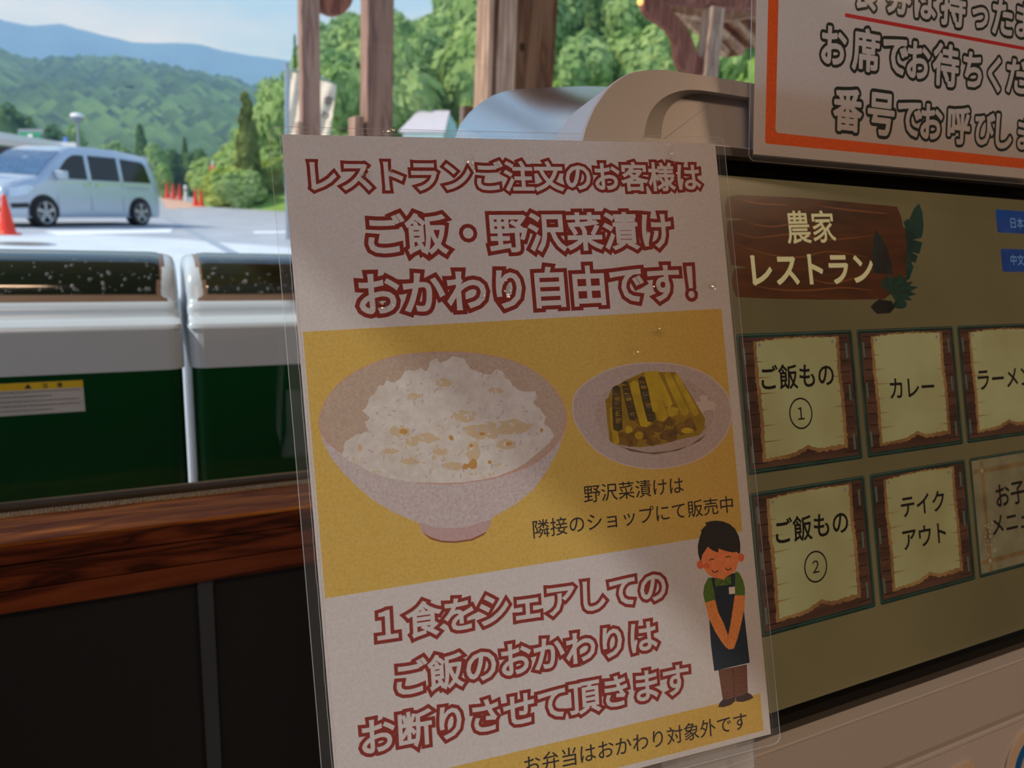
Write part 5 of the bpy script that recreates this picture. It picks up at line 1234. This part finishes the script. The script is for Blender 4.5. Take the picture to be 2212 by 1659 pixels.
# hillside behind the posts
ridge = interp([(380, 400), (450, 395), (480, 365), (520, 330), (560, 290), (600, 250), (640, 225), (700, 190), (760, 155), (860, 118), (960, 95), (1040, 40), (1300, -90), (2400, -200)])
_, hs_v = terrain('hillside', 'grass_slope', (420, 2300), 44, 105, ridge, n=80, m=14, rough=1.0, seed=5, back=1.3)
def hill_z(px, d):
    r = ray(px, ridge(px)); L_ = Vector((r.x, r.y, 0)).length; zr = (CAM+r*(105/L_)).z; t = (d-44)/61
    return GZ-.3+(zr-GZ)*(t**.8)
rt = random.Random(21); grp = 'leafy trees crowding the hillside'
for j, d in enumerate((46, 54, 63, 73, 84, 96)):
    px = 500+rt.uniform(0, 30)
    while px < 1680:
        H = rt.uniform(5.5, 8.5) if d > 50 else rt.uniform(3.5, 5.5); r = ray(px, 400); hv = Vector((r.x, r.y, 0)).normalized()*d
        if px > 610:
            key = rt.choice(['b0', 'b1', 'b2', 'b3', 'b1', 'b3', 'c1' if px > 900 else 'b2'])
            Wd = H*.95 if key[0] == 'b' else H*.6
            if not (840 < px < 1010 and d < 50): tree(Vector((hv.x, hv.y, hill_z(px, d)-.3)), H, Wd, key, 'broadleaf or conical green tree in the forest on the hillside behind the posts', grp, 'forest_tree')
        px += H*.62*1600/d*rt.uniform(.7, 1.15)
# shrubs on the lower slope left of the posts
rt = random.Random(8)
for k in range(58):
    px = rt.uniform(452, 640); d = rt.uniform(45, 100); r = ray(px, 400); hv = Vector((r.x, r.y, 0)).normalized()*d
    zz = max(GZ, hill_z(px, d)); H = rt.uniform(1.6, 3.2)
    tree(Vector((hv.x, hv.y, zz-.3)), H, H*1.5, rt.choice(['b5', 'b0', 'b5', 'b2']), 'bright green shrub on the slope at the far edge of the asphalt', 'shrubs on the green slope', 'shrub', 'shrub')
tree_px(530, 190, 352, 92, 43, 'c0', 'tall olive green cedar alone above the shrubs left of the posts', nm='cedar_tree')
tree_px(636, 62, 250, 26, 44, 'c1', 'narrow dark conifer rising just left of the far slim post', nm='cedar_tree')
for px, pt, pb, w, d, key, lab in (
    (18, 220, 345, 130, 75, 'b4', 'big dark green tree at the left edge behind the canopy'), (-60, 240, 345, 120, 75, 'b4', 'dark tree beyond the left edge behind the canopy'),
    (112, 266, 345, 80, 85, 'b4', 'dark round tree between the green sign and the street lamp'), (150, 258, 345, 70, 88, 'b3', 'mid green tree right behind the street lamp pole'),
    (205, 300, 385, 90, 80, 'b1', 'low green tree behind the middle of the minivan roof'), (250, 296, 390, 80, 84, 'b3', 'low green tree left of the small pointed cedar'),
    (302, 262, 392, 64, 82, 'c1', 'small pointed cedar behind the tail of the minivan'), (342, 302, 400, 80, 82, 'b3', 'rounded green tree right of the small pointed cedar'),
    (376, 318, 405, 60, 86, 'b4', 'dark green tree above the three orange cones'), (397, 292, 400, 40, 88, 'c1', 'thin little cedar above the white bollard'),
    (424, 318, 408, 66, 84, 'b4', 'dark shaded tree above the pair of orange cones'), (352, 345, 412, 60, 66, 'b2', 'light green bush right behind the minivan tail'), (446, 345, 412, 56, 70, 'b1', 'green bush left of the small red banner'),
    (185, 320, 385, 70, 74, 'b2', 'bright green bush peeping over the minivan roof')):
    tree_px(px, pt, pb, w, d, key, lab, nm='cedar_tree' if key[0] == 'c' else 'broadleaf_tree')
# distant forest on the wooded hill: countless crowns, one object
q = MB(); rt = random.Random(31); n = 120; m = 16
for _ in range(5000):
    j = rt.uniform(0.1, 15.95); i = rt.uniform(0, n*.66); j0, i0 = int(j), int(i); fj, fi = j-j0, i-i0
    a = hv_[j0*(n+1)+i0].lerp(hv_[j0*(n+1)+i0+1], fi); b = hv_[(j0+1)*(n+1)+i0].lerp(hv_[(j0+1)*(n+1)+i0+1], fi); p = a.lerp(b, fj); s = rt.uniform(3.2, 7.5)
    k = 6; vs = [p+Vector((0, 0, s*1.15))]+[p+Vector((s*rt.uniform(.8, 1.15)*math.cos(f), s*rt.uniform(.8, 1.15)*math.sin(f), s*.45)) for f in [x*6.2832/k for x in range(k)]]+[p+Vector((s*.9*math.cos(f), s*.9*math.sin(f), -s*.5)) for f in [x*6.2832/k for x in range(k)]]
    q.add(vs, [(0, 1+x, 1+(x+1) % k) for x in range(k)]+[(1+x, 1+(x+1) % k, 1+k+(x+1) % k, 1+k+x) for x in range(k)], rt.choice([0, 0, 1, 1]))
o = mesh_obj('distant_forest', q.v, q.f, ['forest_far', 'forest_floor'], mi=q.m, smooth=True); tag(o, 'dense hazy forest covering the distant hill behind the minivan', 'forest', kind='stuff')
# ---- valley haze
m, N, L = newmat('haze'); vs_ = N('ShaderNodeVolumeScatter'); vs_.inputs['Color'].default_value = (.27, .50, 1, 1); vs_.inputs['Density'].default_value = .0010; vs_.inputs['Anisotropy'].default_value = 0
o_ = N('ShaderNodeOutputMaterial'); L(vs_.outputs[0], o_.inputs['Volume'])
hz = MB().box((-1900, 34, -10), (1900, 1500, 420)).build('valley_haze', 'haze'); tag(hz, 'bluish haze hanging in the valley before the mountains', 'haze', kind='stuff')
# building eave and outer wall head above the window
tag(MB().box((-1.5, .95, 2.62), (4.2, 2.8, 2.70)).build('ceiling_eave', 'deck_wood'), kind='structure')
